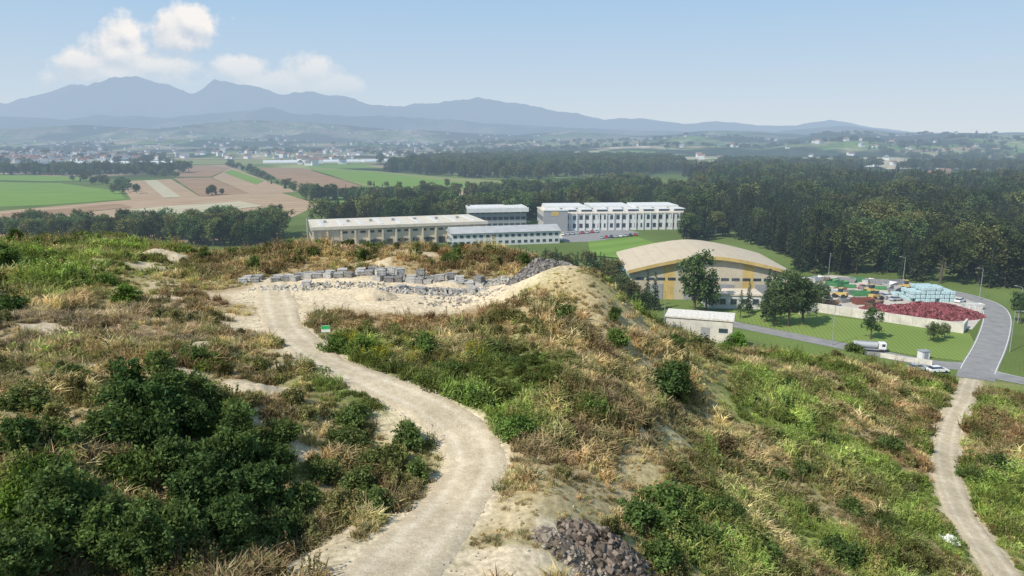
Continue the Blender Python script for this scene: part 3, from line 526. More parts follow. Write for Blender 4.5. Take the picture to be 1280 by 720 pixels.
n=2500; x,y=sample(n,-95,40,130,172); z=h(x,y); t=np.tile(np.array(GREEN),(n,1))*RNG.uniform(.5,1.2,n)[:,None]
scatter('scrub',np.stack([x,y,z-.2],1),RNG.uniform(.8,1.5,n),t,RNG.integers(0,3,n),BU)
for u,v,ht,kind,t in [(868,392,17,1,(.09,.14,.05)),(808,385,11,4,(.05,.08,.04)),(818,388,12,3,(.05,.075,.04)),(795,372,10,3,(.05,.075,.04)),(780,375,8,2,(.08,.12,.045)),(935,392,10,3,(.06,.095,.045)),(958,402,14,4,(.055,.085,.04)),(985,408,15,0,(.085,.125,.05)),(1003,406,12,1,(.085,.125,.05)),(968,407,11,2,(.085,.125,.05)),(925,398,9,5,(.07,.11,.045)),(1088,424,8,1,(.09,.14,.05)),(1166,427,5.5,2,(.12,.16,.06)),(1180,424,4,0,(.12,.15,.06)),
  (765,360,11,3,(.05,.08,.04)),(750,352,10,4,(.05,.08,.04)),(1275,405,9,0,(.08,.13,.05)),(882,390,11,2,(.09,.14,.05))]:
    x,y=G(u,v); ms=(BL+CO)[kind]; base=12. if kind<3 else 18.
    single('broadleaf_tree' if kind<3 else 'conifer_tree',ms,x,y,hz(x,y)-.1,ht/base,t)
# ------------------------------------------------------------------ buildings
def panel(name,c,sx,amt=.15,metal=0,rough=.6):
    m,nt=mk(name); tc=N(nt,'ShaderNodeTexCoord'); sx_=N(nt,'ShaderNodeSeparateXYZ'); nt.links.new(tc.outputs['Object'],sx_.inputs[0])
    fr=mth(nt,'FRACT',mth(nt,'DIVIDE',sx_.outputs[0],sx)); ln=mr(nt,fr,0,.06,.72,1.)
    f=mth(nt,'MULTIPLY',ln,mr(nt,noise(nt,.35,6),.3,.7,1-amt,1+amt)); b=N(nt,'ShaderNodeBsdfPrincipled'); b.inputs['Roughness'].default_value=rough; b.inputs['Specular IOR Level'].default_value=.3
    nt.links.new(vmt(nt,'MULTIPLY',tuple(c),f),b.inputs['Base Color']); fin(nt,b.outputs[0]); return m
W_beige=panel('beige_cladding',(.66,.56,.40),1.2); W_white=panel('white_cladding',(.68,.68,.66),1.5,.08); R_lt=panel('light_roof_sheet',(.64,.57,.46),1.1,.12); R_gr=panel('grey_roof_sheet',(.40,.41,.41),1.1,.12)
M_glass=simple('window_glass',(.04,.06,.08),.15,1,.3,spec=.6); M_dark=simple('dark_opening',(.07,.065,.06),.8); M_yel2=panel('ochre_cladding',(.55,.40,.15),1.0); M_cream=panel('cream_roof_membrane',(.54,.45,.32),4.0,.08); W_tan=panel('tan_cladding',(.52,.46,.35),1.5,.1); M_teal=panel('teal_cladding',(.16,.36,.38),1.); M_grey=simple('grey_metal',(.3,.31,.32),.5,2,.15); M_concw=simple('concrete_wall',(.58,.55,.48),.85,.5,.2)
def bld(name,p0,p1,depth,ht,wall,roof,win=None,base=0,rows=1,wsp=4.,ww=2.4,whf=.4,par=.5):
    ang=math.atan2(p1[1]-p0[1],p1[0]-p0[0]); L_=math.dist(p0,p1); e=empty(name,p0[0],p0[1],base,ang)
    MB().box(0,L_,0,depth,-2,ht).obj('walls',wall,e); MB().box(-.3,L_+.3,-.3,depth+.3,ht+.003,ht+par).obj('roof',roof,e)
    g=MB();fr=MB(); n=int(L_/wsp); rh=ht/rows
    for r in range(rows):
        z0=r*rh+rh*.35; z1=z0+rh*whf
        for i in range(n):
            xc=(i+.5)*L_/n; g.box(xc-ww/2,xc+ww/2,-.06,.05,z0,z1); fr.box(xc-ww/2-.12,xc+ww/2+.12,-.1,-.003,z0-.15,z0-.003); g.box(xc-ww/2,xc+ww/2,depth-.05,depth+.06,z0,z1)
    for i in range(int(depth/wsp)):
        yc=(i+.5)*depth/int(depth/wsp); g.box(-.06,.05,yc-ww/2,yc+ww/2,ht*.4,ht*.7); g.box(L_-.05,L_+.06,yc-ww/2,yc+ww/2,ht*.4,ht*.7)
    g.obj('windows',win or M_glass,e); fr.obj('sills',M_grey,e); return e,L_
e,L_=bld('warehouse',(-92,336),(-13,362),34,9,W_beige,R_lt,rows=2,wsp=4,ww=2.4,whf=.22)
c=MB()
for i in range(14): x=i*L_/13; c.box(x-.4,x+.4,-1.2,-.31,-.5,8.19)
c.obj('columns',W_beige,e); MB().box(-.8,L_+.8,-1.5,-.305,8.2,9.6).obj('canopy',R_lt,e)
d_=MB()
for i in range(13): x=(i+.5)*L_/13; d_.box(x-1.5,x+1.5,-.12,-.07,0,2.8)
d_.obj('loading_doors',M_dark,e); s_=MB()
for i in range(9): x=(i+.5)*L_/9; s_.box(x-.8,x+.8,4,30,9.5,9.75)
s_.obj('skylights',simple('skylight',(.68,.68,.66),.3),e); MB().box(0,12,-.2,-.08,3.2,8.0).obj('painted_panel',W_tan,e)
MB().cyl((-2,6,0),(-2,6,13),.5,.4).obj('chimney',M_grey,e)
v_=MB()
for i in range(7): v_.box(6+i*11,7.5+i*11,16,17.5,9.76,10.6)
v_.obj('roof_vents',M_grey,e)
e,L_=bld('office_building',(-28,338),(23,351),13,6,W_white,R_gr,rows=2,wsp=3,ww=1.7,whf=.4,par=.15)
o=MB().extr([(-.8,6.16),(13.8,6.16),(6.5,8.6)],-.6,L_+.6).obj('pitched_roof',R_gr,e)
o.data.transform(Matrix(((0,1,0,0),(1,0,0,0),(0,0,1,0),(0,0,0,1))))
e,L_=bld('office_building',(-24,404),(8,410),16,11,M_grey,W_white,rows=3,wsp=3,ww=2.5,whf=.5,par=1.2)
MB().box(-1,L_+1,-2,-.31,9.5,11.8).obj('fascia',W_white,e)
e,L_=bld('factory',(19,398),(101,406),40,9,W_white,R_lt,rows=2,wsp=3.4,ww=1.9,whf=.5)
c=MB()
for i in range(21): x=i*L_/20; c.box(x-.35,x+.35,-.6,-.31,-.3,9.8)
c.obj('pilasters',W_white,e); r2=MB();gl=MB()
for i in range(9):
    x=2+i*8.8; r2.box(x,x+7.2,6,36,9.5,11.0); gl.box(x+.6,x+6.6,5.9,5.98,9.8,10.8)
for x0_,x1_ in ((2,24),(27,50),(53,78)): r2.box(x0_,x1_,14,34,11.01,12.2)
r2.obj('roof_monitors',W_white,e); gl.obj('monitor_glazing',M_glass,e)
MB().box(-2,11,-3,-.61,0,11.2).obj('entrance_block',M_grey,e); MB().box(2,6,-3.1,-3.01,8.5,10.8).obj('wall_sign',M_yel2,e); MB().box(-2.3,11.3,-3.3,0,11.21,11.8).obj('entrance_roof',W_white,e)
p0=(37,226);p1=(86,223.5); ang=math.atan2(p1[1]-p0[1],p1[0]-p0[0]);L_=math.dist(p0,p1); e=empty('arched_hall',p0[0],p0[1],0,ang)
def arc(t,ex=0): return (L_/2+(L_/2+ex)*(2*t-1), 8.8+5.2*(1-(abs(2*t-1)**2+.03)**.70/1.0215))
K=28; D_=36
gab=[MB(),MB()]
for i in range(K):
    a=arc(i/K);b=arc((i+1)/K); g=gab[0] if i in (6,7,20,21) else gab[1]
    g.poly([(a[0],0,-.5),(b[0],0,-.5),(b[0],0,b[1]),(a[0],0,a[1])]); g.poly([(a[0],D_,-.5),(b[0],D_,-.5),(b[0],D_,b[1]),(a[0],D_,a[1])])
gab[0].obj('gable_ochre_bays',M_yel2,e); gab[1].obj('gable_tan_bays',W_tan,e)
rf=MB()
for i in range(K):
    a=arc(i/K,1);b=arc((i+1)/K,1); y0,y1=-1.6,D_+1
    rf.poly([(a[0],y0,a[1]+.5),(b[0],y0,b[1]+.5),(b[0],y1,b[1]+.5),(a[0],y1,a[1]+.5)]); rf.poly([(a[0],y0,a[1]+.02),(b[0],y0,b[1]+.02),(b[0],y1,b[1]+.02),(a[0],y1,a[1]+.02)])
rf.obj('roof',M_cream,e); fa=MB()
for i in range(K):
    a=arc(i/K,1);b=arc((i+1)/K,1); fa.poly([(a[0],-1.62,a[1]-.5),(b[0],-1.62,b[1]-.5),(b[0],-1.62,b[1]+.55),(a[0],-1.62,a[1]+.55)])
fa.obj('fascia',M_yel2,e)
MB().box(-.02,.3,.01,D_-.01,-.5,8.7).box(L_-.3,L_+.02,.01,D_-.01,-.5,8.7).obj('side_walls',W_white,e)
t_=MB()
for i in range(6): t_.box(-.12,-.03,1+i*6,5+i*6,1,7); t_.box(L_+.03,L_+.12,1+i*6,5+i*6,1,7)
t_.obj('side_panels',M_teal,e)
d_=MB()
for x in (6,17,28,39): d_.box(x,x+4.5,-.14,-.03,0,5)
d_.obj('doors',M_grey,e); g_=MB()
for i in range(14): g_.box(2+i*3.3,4.4+i*3.3,-.12,-.03,6.2,7.0)
g_.obj('windows',M_glass,e)
e,L_=bld('annex',(58,213),(74,212),8,4,W_white,R_lt,wsp=3,ww=1.8)
x,y=36,166; e=empty('concrete_shed',x,y,4.8,-.32); MB().box(0,15,0,7,-6,4.2).obj('walls',M_concw,e); MB().box(-.25,15.25,-.25,7.25,4.203,4.6).obj('roof',simple('roof_slab',(.66,.62,.55),.8),e)
MB().box(1.2,3.6,-.05,.02,0,2.6).box(8,10,-.05,.02,0,2.4).obj('doors',M_grey,e); MB().box(12,14,-.05,.02,1.4,2.4).obj('window',M_glass,e)
def wall(name,pts,ht,th,mat):
    for a,b in zip(pts[:-1],pts[1:]):
        ang=math.atan2(b[1]-a[1],b[0]-a[0]);l=math.dist(a,b); e=empty(name,a[0],a[1],0,ang); m_=MB(); n=max(1,int(l/3))
        for i in range(n): m_.box(i*l/n+.02,(i+1)*l/n-.02,0,th,-.3,ht+random.uniform(-.04,.04))
        m_.obj('panels',mat,e)
wall('retaining_wall',[G(1000,393),G(1020,390),G(1110,403),G(1204,417)],2.6,.5,M_concw)
wall('retaining_wall',[G(1204,417),G(1209,410)],2.6,.5,M_concw); wall('low_wall',[G(1100,447),G(1165,457)],1.1,.3,M_concw)
x,y=G(1154,448); e=empty('utility_cabinet',x,y,0,.2); MB().box(-1.,1.,-.8,.8,-.2,1.8).obj('cabinet_body',W_white,e); MB().box(-1.15,1.15,-.95,.95,1.803,1.95).obj('cabinet_roof',M_grey,e); MB().box(-.5,.5,-.85,-.803,0,1.6).obj('cabinet_door',M_grey,e)
M_tyre=simple('tyre_rubber',(.03,.03,.03),.9)
PC=[simple('car_paint_white',(.75,.75,.75),.3,1,.03,spec=.5),simple('car_paint_silver',(.4,.42,.44),.3,1,.03,spec=.5),simple('car_paint_dark',(.04,.05,.07),.3,1,.03,spec=.5),simple('car_paint_red',(.4,.03,.03),.3,1,.03,spec=.5)]
def car(x,y,ang,pm):
    z=hz(x,y)+.06; e=empty('parked_car',x,y,z,ang)
    body=[(-2.15,.3),(-2.2,.75),(-2.05,.95),(-1.1,1.02),(1.0,.98),(1.9,.85),(2.15,.65),(2.12,.3)]
    MB().extr(body,-.86,.86).obj('body',pm,e,.07)
    cab=MB()
    v=[(-1.95,-.8,.96),(1.1,-.8,.96),(1.1,.8,.96),(-1.95,.8,.96),(-1.5,-.62,1.4),(.3,-.62,1.4),(.3,.62,1.4),(-1.5,.62,1.4)]
    cab.v=v;cab.f=[(0,1,5,4),(1,2,6,5),(2,3,7,6),(3,0,4,7),(4,5,6,7)]; cab.obj('windows',M_glass,e,.03); MB().box(-1.48,.28,-.6,.6,1.4,1.45).obj('roof',pm,e,.02)
    w=MB()
    for wx in (-1.3,1.35):
        for s in (-1,1): w.cyl((wx,s*.68,.32),(wx,s*.9,.32),.32,k=14)
    w.obj('wheels',M_tyre,e); MB().box(2.08,2.16,-.75,-.4,.6,.75).box(2.08,2.16,.4,.75,.6,.75).obj('headlamps',PC[0],e)
for u,v,a,p in [(1147,463,.1,1),(1172,466,.1,0),(1078,361,.8,3),(1110,372,.2,0),(1010,372,1.2,1),(1018,378,1.1,0),(1035,376,.9,2),(1120,376,.3,1),(1128,368,.2,2),(1200,378,.6,0)]: x,y=G(u,v); car(x,y,a,PC[p])
for i in range(16): x,y=G(704+i*6,294-.5*(i%8)+(4 if i>7 else 0)); car(x,y,1.4,PC[random.choice([0,1,1,2,3])])
for u,v in [(430,306),(470,303),(510,300),(540,299)]: x,y=G(u,v+3); car(x,y,.3,PC[random.randrange(4)])
def truck(x,y,ang,z=0,s=1.,name='tanker_truck'):
    e=empty(name,x,y,z+.06,ang); e.scale=(s,s,s); MB().box(-4.6,4.2,-1,1,.7,.95).obj('chassis',M_grey,e); MB().box(2.5,4.6,-1.2,1.2,.96,3.0).obj('cab',PC[0],e,.15); MB().box(4.55,4.63,-1.05,1.05,1.9,2.7).box(3.3,4.2,-1.23,1.23,1.9,2.7).obj('cab_windows',M_glass,e)
    MB().cyl((-4.6,0,2.0),(2.2,0,2.0),1.0,k=20).obj('tank',PC[1],e,.05); MB().box(-3.5,1.2,-.3,.3,3.0,3.12).obj('walkway',M_grey,e)
    w=MB()
    for wx in (-3.8,-2.5,3.4):
        for s in (-1,1): w.cyl((wx,s*.85,.5),(wx,s*1.2,.5),.5,k=16)
    w.obj('wheels',M_tyre,e)
x,y=G(1086,439); truck(x,y,-.25,hz(x,y),.78)
def loader(x,y,ang,pm):
    e=empty('wheel_loader',x,y,.05,ang); MB().box(-2.6,.2,-.9,.9,.9,1.9).box(.2,1.6,-.6,.6,.8,1.5).obj('body',pm,e,.08); MB().box(-1.,.1,-.75,.75,1.9,3.1).obj('cab',M_glass,e,.05); MB().box(-1.1,.2,-.85,.85,3.1,3.2).obj('cab_roof',pm,e)
    MB().cyl((1.2,-.5,1.3),(3.,-.5,.8),.12).cyl((1.2,.5,1.3),(3.,.5,.8),.12).obj('lift_arms',pm,e); MB().box(2.9,3.7,-1.2,1.2,.2,1.2).obj('bucket',M_grey,e,.05); w=MB()
    for wx in (-1.8,1.):
        for s in (-1,1): w.cyl((wx,s*.9,.7),(wx,s*1.35,.7),.7,k=16)
    w.obj('wheels',M_tyre,e)
for u,v,a in [(1095,375,.4),(1048,372,2.4),(1130,362,3.0),(1090,368,5.)]: x,y=G(u,v); loader(x,y,a,M_yel2)
def skip(x,y,ang,m_,s=1.):
    e=empty('waste_container',x,y,.05,ang); b=MB(); l,w_,h_=3*s,1.2*s,1.6*s
    b.v=[(-l*.8,-w_*.9,0),(l*.8,-w_*.9,0),(l*.8,w_*.9,0),(-l*.8,w_*.9,0),(-l,-w_,h_),(l,-w_,h_),(l,w_,h_),(-l,w_,h_)]; b.f=[(0,3,2,1),(0,1,5,4),(1,2,6,5),(2,3,7,6),(3,0,4,7)]
    o=b.obj('tub',m_,e); sm=o.modifiers.new('s','SOLIDIFY'); sm.thickness=.08; rb=MB()
    for i in range(6): q=-l*.75+i*l*.3; rb.box(q-.06,q+.06,-w_-.02,-w_*.93,h_*.1,h_*.95)
    rb.obj('ribs',m_,e)
cm=[simple('container_'+n_,c_,.6) for n_,c_ in (('green',(.08,.25,.10)),('blue',(.10,.15,.24)),('red',(.25,.09,.07)),('yellow',(.36,.31,.14)),('rust',(.2,.13,.09)),('grey',(.28,.28,.28)),('white',(.6,.6,.58)))]
for i,(u,v,k) in enumerate([(1040,356,0),(1050,358,0),(1062,360,0),(1046,352,5),(1058,353,5),(1083,362,5),(1020,352,6),(1030,351,4),(1100,362,0),(1013,358,5),(1068,376,5),(1078,380,2),(1055,378,5),(1070,352,0),(1085,354,6),(1000,352,6),(1112,360,6),(1118,366,5),(1022,374,6),(1062,368,5),(1075,370,0),(1040,366,6),(1028,360,1),(1092,384,4),(1000,362,5),(1050,364,2),(1122,356,5),(1098,356,5),(1036,382,4),(1215,386,6)]):
    x,y=G(u,v); skip(x,y,random.uniform(-.6,.6)+.3,cm[k],random.uniform(.6,1.15))
M_bale=simple('bale_wrap',(.42,.56,.58),.35,2,.25,spec=.5)
for (u,v,ni,nj,nk) in ((1139,378,9,5,3),(1118,370,4,2,1)):
    e=empty('bale_stack',*G(u,v),0,0); b=MB()
    for i in range(ni):
        for j in range(nj):
            for k_ in range(nk+(1 if 1<i<7 and nk>1 else 0)):
                if random.random()<.85: ox=random.uniform(-.15,.15); b.box(i*1.5+ox,i*1.5+1.35+ox,j*1.4,j*1.4+1.25,k_*1.2,k_*1.2+1.12)
    b.obj('bales',M_bale,e,.18)
import bmesh
def rockmesh(name,mat,seed,flat=.7,sub=1):
    bm=bmesh.new(); bmesh.ops.create_icosphere(bm,subdivisions=sub,radius=.5); r=random.Random(seed)
    for v in bm.verts: v.co*=r.uniform(.62,1.2); v.co.z*=flat
    me=bpy.data.meshes.new(name); bm.to_mesh(me); bm.free(); me.materials.append(mat); return me
def tintmat(name):
    m,nt=mk(name); a=N(nt,'ShaderNodeAttribute',attribute_type='INSTANCER',attribute_name='tint'); c=vmt(nt,'MULTIPLY',a.outputs['Vector'],mr(nt,noise(nt,6,6),.3,.7,.7,1.3)); b=N(nt,'ShaderNodeBsdfDiffuse'); nt.links.new(c,b.inputs[0]); fin(nt,b.outputs[0]); return m
M_rock=tintmat('stone'); RK=[rockmesh('rock_%d'%i,M_rock,i,.6+.1*i) for i in range(4)]
blk=MB().box(-.5,.5,-.35,.35,-.2,.2); bm_=bpy.data.meshes.new('slab'); bm_.from_pydata(blk.v,[],blk.f); bm_.materials.append(M_rock); RK.append(bm_)
def heap(name,cx,cy,rx,ry,ht,n,size,tint,ang=0,var=.35,sq=1.0,pw=1.):
    a=RNG.uniform(0,6.283,n);r=np.sqrt(RNG.random(n)); lx,ly=np.cos(a)*r*rx,np.sin(a)*r*ry; x=cx+lx*math.cos(ang)-ly*math.sin(ang);y=cy+lx*math.sin(ang)+ly*math.cos(ang)
    zz=ht*np.clip(1-r**sq,0,1)*(.7+.6*fbm(x,y,rx*.35,3,9)); g=h(x,y); z=g+zz*RNG.uniform(.85,1.02,n)
    t=np.array(tint)*RNG.uniform(1-var,1+var,n)[:,None]; scatter(name,np.stack([x,y,z],1),size*RNG.uniform(.4,1.4,n)**pw,t,RNG.integers(0,5,n),RK,tilt=.6)
def mound(name,cx,cy,rx,ry,ht,mat,ang=0,sq=1.5):
    n=48; t=np.linspace(-1,1,n); U,V_=np.meshgrid(t,t); r=np.hypot(U,V_); lx=(U*rx).ravel();ly=(V_*ry).ravel(); x=cx+lx*math.cos(ang)-ly*math.sin(ang);y=cy+lx*math.sin(ang)+ly*math.cos(ang)
    z=h(x,y)-.3+(.25+ht*.93*np.clip(1-r.ravel()**sq,-.3,1)*(.7+.6*fbm(x,y,rx*.35,3,9)))+(fbm(x,y,.6,3,19)-.5)*.25; i=np.arange((n-1)**2);a=(i//(n-1))*n+i%(n-1)
    link(bpy.data.objects.new(name,npmesh(name,np.stack([x,y,z],1),np.stack([a,a+1,a+n+1,a+n],1),[mat])))
M_red=simple('red_scrap',(.20,.05,.055),.8,2,.5); cx,cy=G(1157,394)
mound('scrap_pile',cx,cy,17,7.5,4.,M_red,.0); heap('scrap_pile',cx,cy,16.5,7.2,4.2,4200,.75,(.20,.07,.075),var=.7,sq=1.5)
x1,y1=G(1100,386); heap('scrap_pile',x1,y1,6,3,1.6,700,.6,(.20,.07,.075),var=.6)
gb=[]
def grow(pts,rows,step,tiers,gap=.05):
    p=np.array(pts); s=np.append(0,np.cumsum(np.hypot(*(p[1:]-p[:-1]).T))); t=np.arange(0,s[-1],step)
    for r in range(rows):
        for k_ in range(tiers):
            for q in t:
                if random.random()<gap+.62*k_: continue
                gb.append((np.interp(q,s,p[:,0])+random.uniform(-.2,.2),np.interp(q,s,p[:,1])+r*1.7+random.uniform(-.45,.45),k_*.75))
grow([(-36,96.),(-28,97.),(-16,97.5)],2,1.4,1,.12); grow([(-17.5,94.5),(-11,94.2),(-4.,93.)],2,1.35,2,.08); grow([(-31,92.5),(-20,94.)],1,2.2,1,.5); grow([(-16,90.5),(-5,89.)],1,2.2,1,.4)
M_gab=tintmat('gabion_stone')
bmx=bmesh.new(); bmesh.ops.create_cube(bmx,size=1); bmesh.ops.subdivide_edges(bmx,edges=bmx.edges[:],cuts=3,use_grid_fill=True)
for v in bmx.verts: v.co+=Vector((random.uniform(-.06,.06),random.uniform(-.06,.06),random.uniform(-.06,.06))); v.co.x*=1.15;v.co.y*=1.;v.co.z*=.72
gme=bpy.data.meshes.new('gabion_block'); bmx.to_mesh(gme); bmx.free(); gme.materials.append(M_gab)
gp=np.array(gb); gz=h(gp[:,0],gp[:,1])+gp[:,2]+.28
o=scatter('gabion_wall',np.stack([gp[:,0],gp[:,1],gz],1),np.full(len(gp),1.),np.array((.36,.35,.33))*RNG.uniform(.5,1.3,len(gp))[:,None],np.zeros(len(gp),int),[gme],tilt=.04)
rr=RNG.normal(size=(len(gp),3))*np.array([.05,.05,.28]); o.data.attributes['rot'].data.foreach_set('vector',rr.astype(np.float32).ravel())
heap('rubble_pile',3.2,88.5,3.8,3.2,1.7,1600,.55,(.17,.16,.15),var=.6); heap('rubble_pile',-1.5,94,4.5,2,.8,600,.5,(.36,.34,.30)); heap('rubble_pile',6.2,89.5,2.5,2,1.3,600,.5,(.2,.18,.16),var=.6); heap('rubble_pile',-10,90.,7,1.8,.4,380,.5,(.34,.32,.29),var=.5); heap('rubble_pile',-25,92.,9,2.2,.2,260,.45,(.40,.37,.32),var=.5); heap('rubble_pile',-16,86,1.6,1.2,.7,260,.35,(.34,.31,.26),var=.4); heap('rubble_pile',-6,86,6,2.5,.15,140,.4,(.38,.35,.3),var=.4)
M_earth=simple('broken_earth',(.17,.13,.10),.95,3,.5)
x,y=hit(762,700); mound('rubble_pile',x,y,3.1,2.1,1.25,M_earth,.1); heap('rubble_pile',x,y,3.0,2.0,1.3,620,.3,(.16,.13,.105),var=.7,sq=1.5,pw=2.4); x,y=hit(715,696); mound('rubble_pile',x,y,2.4,1.3,.5,M_earth,-.3); heap('rubble_pile',x,y,2.3,1.3,.5,320,.22,(.27,.23,.18),var=.5,pw=2.)
x,y=hit(470,372); mound('sand_heap',x,y,2.8,1.8,1.1,M_track); x,y=hit(205,322); mound('sand_heap',x,y,4,3,1.3,M_track); x,y=hit(560,360); mound('sand_heap',x,y,3.5,1.6,.9,M_track); x,y=hit(312,486); mound('sand_heap',x,y,2.2,2.4,.5,M_track)
n=1500; t=RNG.integers(0,len(MAIN),n); x=MAIN[t,0]+RNG.normal(size=n)*2.6;y=MAIN[t,1]+RNG.normal(size=n)*2.; scatter('loose_stones',np.stack([x,y,h(x,y)+.05],1),RNG.uniform(.06,.28,n)**1.3,np.array((.45,.4,.32))*RNG.uniform(.7,1.2,n)[:,None],RNG.integers(0,4,n),RK[:4],tilt=.5)
x,y=hit(408,428); e=empty('notice_sign',x,y,hz(x,y),.15); MB().cyl((0,0,-.3),(0,0,1.6),.04).obj('post',M_grey,e); MB().box(-.42,.42,-.06,-.03,1.0,1.65).obj('board',M_white,e); MB().box(-.40,.40,-.075,-.063,1.3,1.63).obj('green_panel',simple('sign_green',(.03,.38,.10),.5),e)
x,y=hit(1187,678); heap('white_sack',x,y,.9,.5,.5,40,.7,(.75,.75,.73),var=.1)
def lamp(x,y,ht=9,a=0):
    e=empty('street_lamp',x,y,hz(x,y),a); MB().cyl((0,0,-.2),(0,0,ht),.11,.06).cyl((0,0,ht),(1.4,0,ht+.25),.05,.04).obj('pole',M_grey,e); MB().box(1.2,2.0,-.16,.16,ht+.18,ht+.32).obj('lamp_head',M_grey,e,.04)
for u,v in [(1035,352),(1128,358),(1224,375),(1272,404),(982,388),(1262,440),(1040,432),(830,410)]: x,y=G(u,v); lamp(x,y,10,random.uniform(0,6))
def housemesh(name,roofc):
    m_=MB().box(-5,5,-4,4,-1,5.5); m_.extr([(-4.6,5.4),(4.6,5.4),(0,8.6)],-5.4,5.4)
    me=bpy.data.meshes.new(name); me.from_pydata(m_.v,[],m_.f); me.materials.append(simple(name+'_wall',(.78,.76,.72),.8)); me.materials.append(simple(name+'_roof',roofc,.8)); 
    for p in me.polygons: p.material_index=1 if p.index>=6 else 0
    return me
HS=[housemesh('house_red',(.30,.16,.12)),housemesh('house_brown',(.24,.17,.13)),housemesh('house_grey',(.34,.34,.34))]
hp=[]
def cluster(u,v,su,sv_,n):
    for _ in range(n):
        uu=random.gauss(u,su);vv=random.gauss(v,sv_); 
        if vv<178: vv=178+random.random()*4
        hp.append(G(uu,vv))
for a in [(60,201,45,2.2,100),(20,200,30,2,50),(330,196,60,2.5,45),(470,193,50,3,34),(360,187,60,3,50),(1120,206,25,2,7),(1180,222,15,2,4),(1080,192,60,3,16),(880,199,20,2,5),(120,187,80,2,65),(700,188,100,3,14),(390,203,30,2,18),(120,196,60,2,50)]: cluster(*a)
for _ in range(260):
    t=az(random.uniform(100,700)); y=random.uniform(3000,6500); hp.append((t*y,y))
for _ in range(60):
    t=az(random.uniform(800,1280)); y=random.uniform(2100,4000); hp.append((t*y,y))
hp=np.array(hp); hzv=np.where(hp[:,1]>1800,np.maximum(mh(hp[:,0],hp[:,1]),0),0)
scatter('village',np.stack([hp[:,0],hp[:,1],hzv],1),RNG.uniform(.9,1.7,len(hp)),np.ones((len(hp),3)),RNG.integers(0,3,len(hp)),HS,tilt=0)
M_gh=simple('greenhouse_film',(.76,.78,.78),.4,.02,.1)
for (u0,v0,u1,v1) in [(75,206,215,205),(330,204.5,450,203),(455,203,545,201.5)]:
    a=G(u0,v0);b=G(u1,v1); l=math.dist(a,b); e=empty('greenhouse',a[0],a[1],0,math.atan2(b[1]-a[1],b[0]-a[0])); m_=MB()
    for j in range(3):
        prof=[(j*9+4.5+4.4*math.cos(t),5.5*math.sin(t)) for t in np.linspace(0,math.pi,9)]; o_=len(m_.v); m_.v+=[(0,p[0],p[1]) for p in prof]+[(l,p[0],p[1]) for p in prof]
        m_.f+=[(o_+i,o_+i+1,o_+10+i,o_+9+i) for i in range(8)]+[tuple(range(o_,o_+9)),tuple(range(o_+9,o_+18))]
    m_.obj('tunnels',M_gh,e)
# ------------------------------------------------------------------ light, sky, camera
SEL=math.radians(46); sd=Vector((-.78,-.62,0)).normalized(); sv3=Vector((sd.x*math.cos(SEL),sd.y*math.cos(SEL),math.sin(SEL)))
ld=bpy.data.lights.new('sun','SUN'); ld.energy=5.0; ld.angle=math.radians(.53); ld.color=(1,.93,.82); lo=link(bpy.data.objects.new('sun',ld)); lo.rotation_euler=(-sv3).to_track_quat('-Z','Y').to_euler(); lo.location=(-100,-50,200)
wd=bpy.data.worlds.new('World'); scene.world=wd; wd.use_nodes=True; nt=wd.node_tree; nt.nodes.clear()
sky=N(nt,'ShaderNodeTexSky',sky_type='NISHITA'); sky.sun_disc=False; sky.sun_elevation=SEL; sky.sun_rotation=math.atan2(sd.x,sd.y); sky.air_density=1.0; sky.dust_density=.6; sky.ozone_density=2.; sky.altitude=300
tc=N(nt,'ShaderNodeTexCoord'); sp=N(nt,'ShaderNodeSeparateXYZ'); nt.links.new(tc.outputs['Generated'],sp.inputs[0]); yy=mth(nt,'MAXIMUM',sp.outputs[1],.05)
bg=N(nt,'ShaderNodeBackground'); bg.inputs[1].default_value=.12; nt.links.new(sky.outputs[0],bg.inputs[0])
zc=sp.outputs[2]; hzc=mixc(nt,mr(nt,zc,0.,.22,0,1),(.66,.73,.79),(.33,.56,.82)); bgh=N(nt,'ShaderNodeBackground'); nt.links.new(hzc,bgh.inputs[0])
msk=N(nt,'ShaderNodeMixShader'); nt.links.new(mr(nt,zc,.2,.75,.95,.35),msk.inputs[0]); nt.links.new(bg.outputs[0],msk.inputs[1]); nt.links.new(bgh.outputs[0],msk.inputs[2])
cxn=mth(nt,'DIVIDE',sp.outputs[0],yy); czn=mth(nt,'DIVIDE',sp.outputs[2],yy); cb=N(nt,'ShaderNodeCombineXYZ'); nt.links.new(cxn,cb.inputs[0]); nt.links.new(czn,cb.inputs[1]); PV=cb.outputs[0]
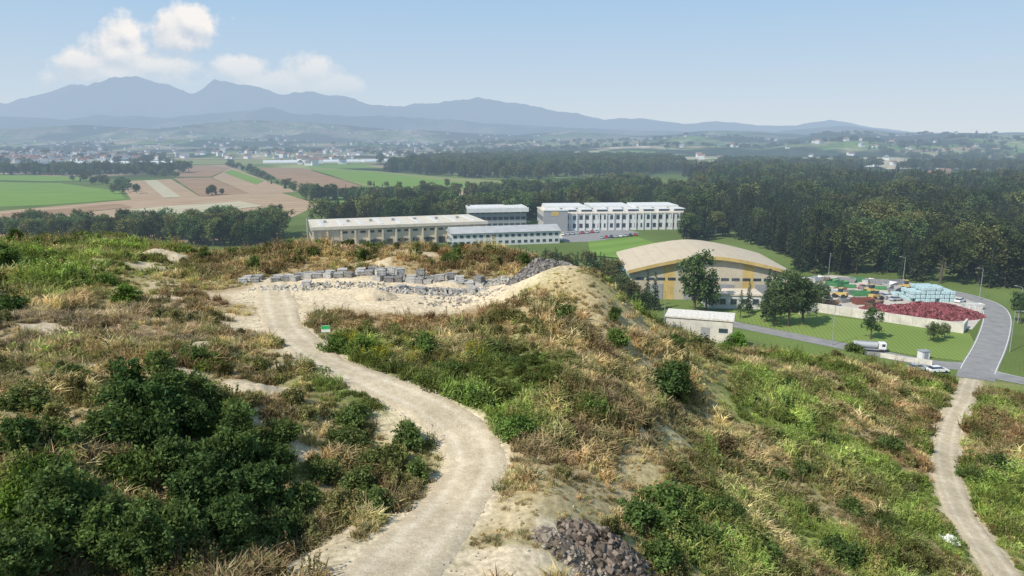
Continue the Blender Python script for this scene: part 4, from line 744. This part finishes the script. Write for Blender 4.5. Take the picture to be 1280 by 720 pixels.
def dirp(u,v):
    a=(u-640)/F;b=(v-360)/F;yf=CP-b*SP; return a/yf,-(SP+b*CP)/yf
def dens(off):
    p=vmt(nt,'ADD',PV,off); acc=None
    for u,v,rx,ry in [(240,28,40,26),(222,48,42,26),(160,40,26,26),(150,64,52,28),(105,78,44,16),(190,80,70,20),(298,88,46,20),(388,90,44,24),(345,102,84,16),(140,92,90,16),(410,106,50,14)]:
        a,b=dirp(u,v); q=vmt(nt,'MULTIPLY',vmt(nt,'SUBTRACT',p,(a,b,0)),(F/rx,F/ry,0)); l=mth(nt,'SUBTRACT',1.,vmt(nt,'LENGTH',q,None,1)); acc=l if acc is None else mth(nt,'SMOOTH_MAX',acc,l,.25)
    n=noise(nt,24,7,p,.6); return mth(nt,'ADD',acc,mth(nt,'MULTIPLY',mth(nt,'SUBTRACT',n,.48),2.1)),n
d1,n1=dens((0,0,0)); d2,n2=dens((.006,.014,0))
bot=mr(nt,czn,.05,.12,.0,1.)
al=mth(nt,'MULTIPLY',mr(nt,d1,0.,.5,0,1),mr(nt,czn,.05,.12,.4,.95)); al=mth(nt,'MULTIPLY',al,mth(nt,'GREATER_THAN',sp.outputs[1],.1))
lit=mr(nt,mth(nt,'SUBTRACT',d1,d2),-.5,.5,0,1); ccol=mixc(nt,lit,(.60,.66,.75),(.97,.93,.89)); ccol=mixc(nt,bot,(.69,.75,.80),ccol)  # cloud lighting painted in colour: bright side, grey side, hazy base
bg2=N(nt,'ShaderNodeBackground'); nt.links.new(ccol,bg2.inputs[0]); ms=N(nt,'ShaderNodeMixShader'); nt.links.new(al,ms.inputs[0]); nt.links.new(msk.outputs[0],ms.inputs[1]); nt.links.new(bg2.outputs[0],ms.inputs[2])
wo=N(nt,'ShaderNodeOutputWorld'); nt.links.new(ms.outputs[0],wo.inputs[0])
cd=bpy.data.cameras.new('camera'); cd.sensor_width=36; cd.lens=36*F/1280; cd.clip_end=60000; cd.clip_start=.5; co=link(bpy.data.objects.new('camera',cd)); co.location=(0,0,H); co.rotation_euler=(math.pi/2-P,0,0); scene.camera=co
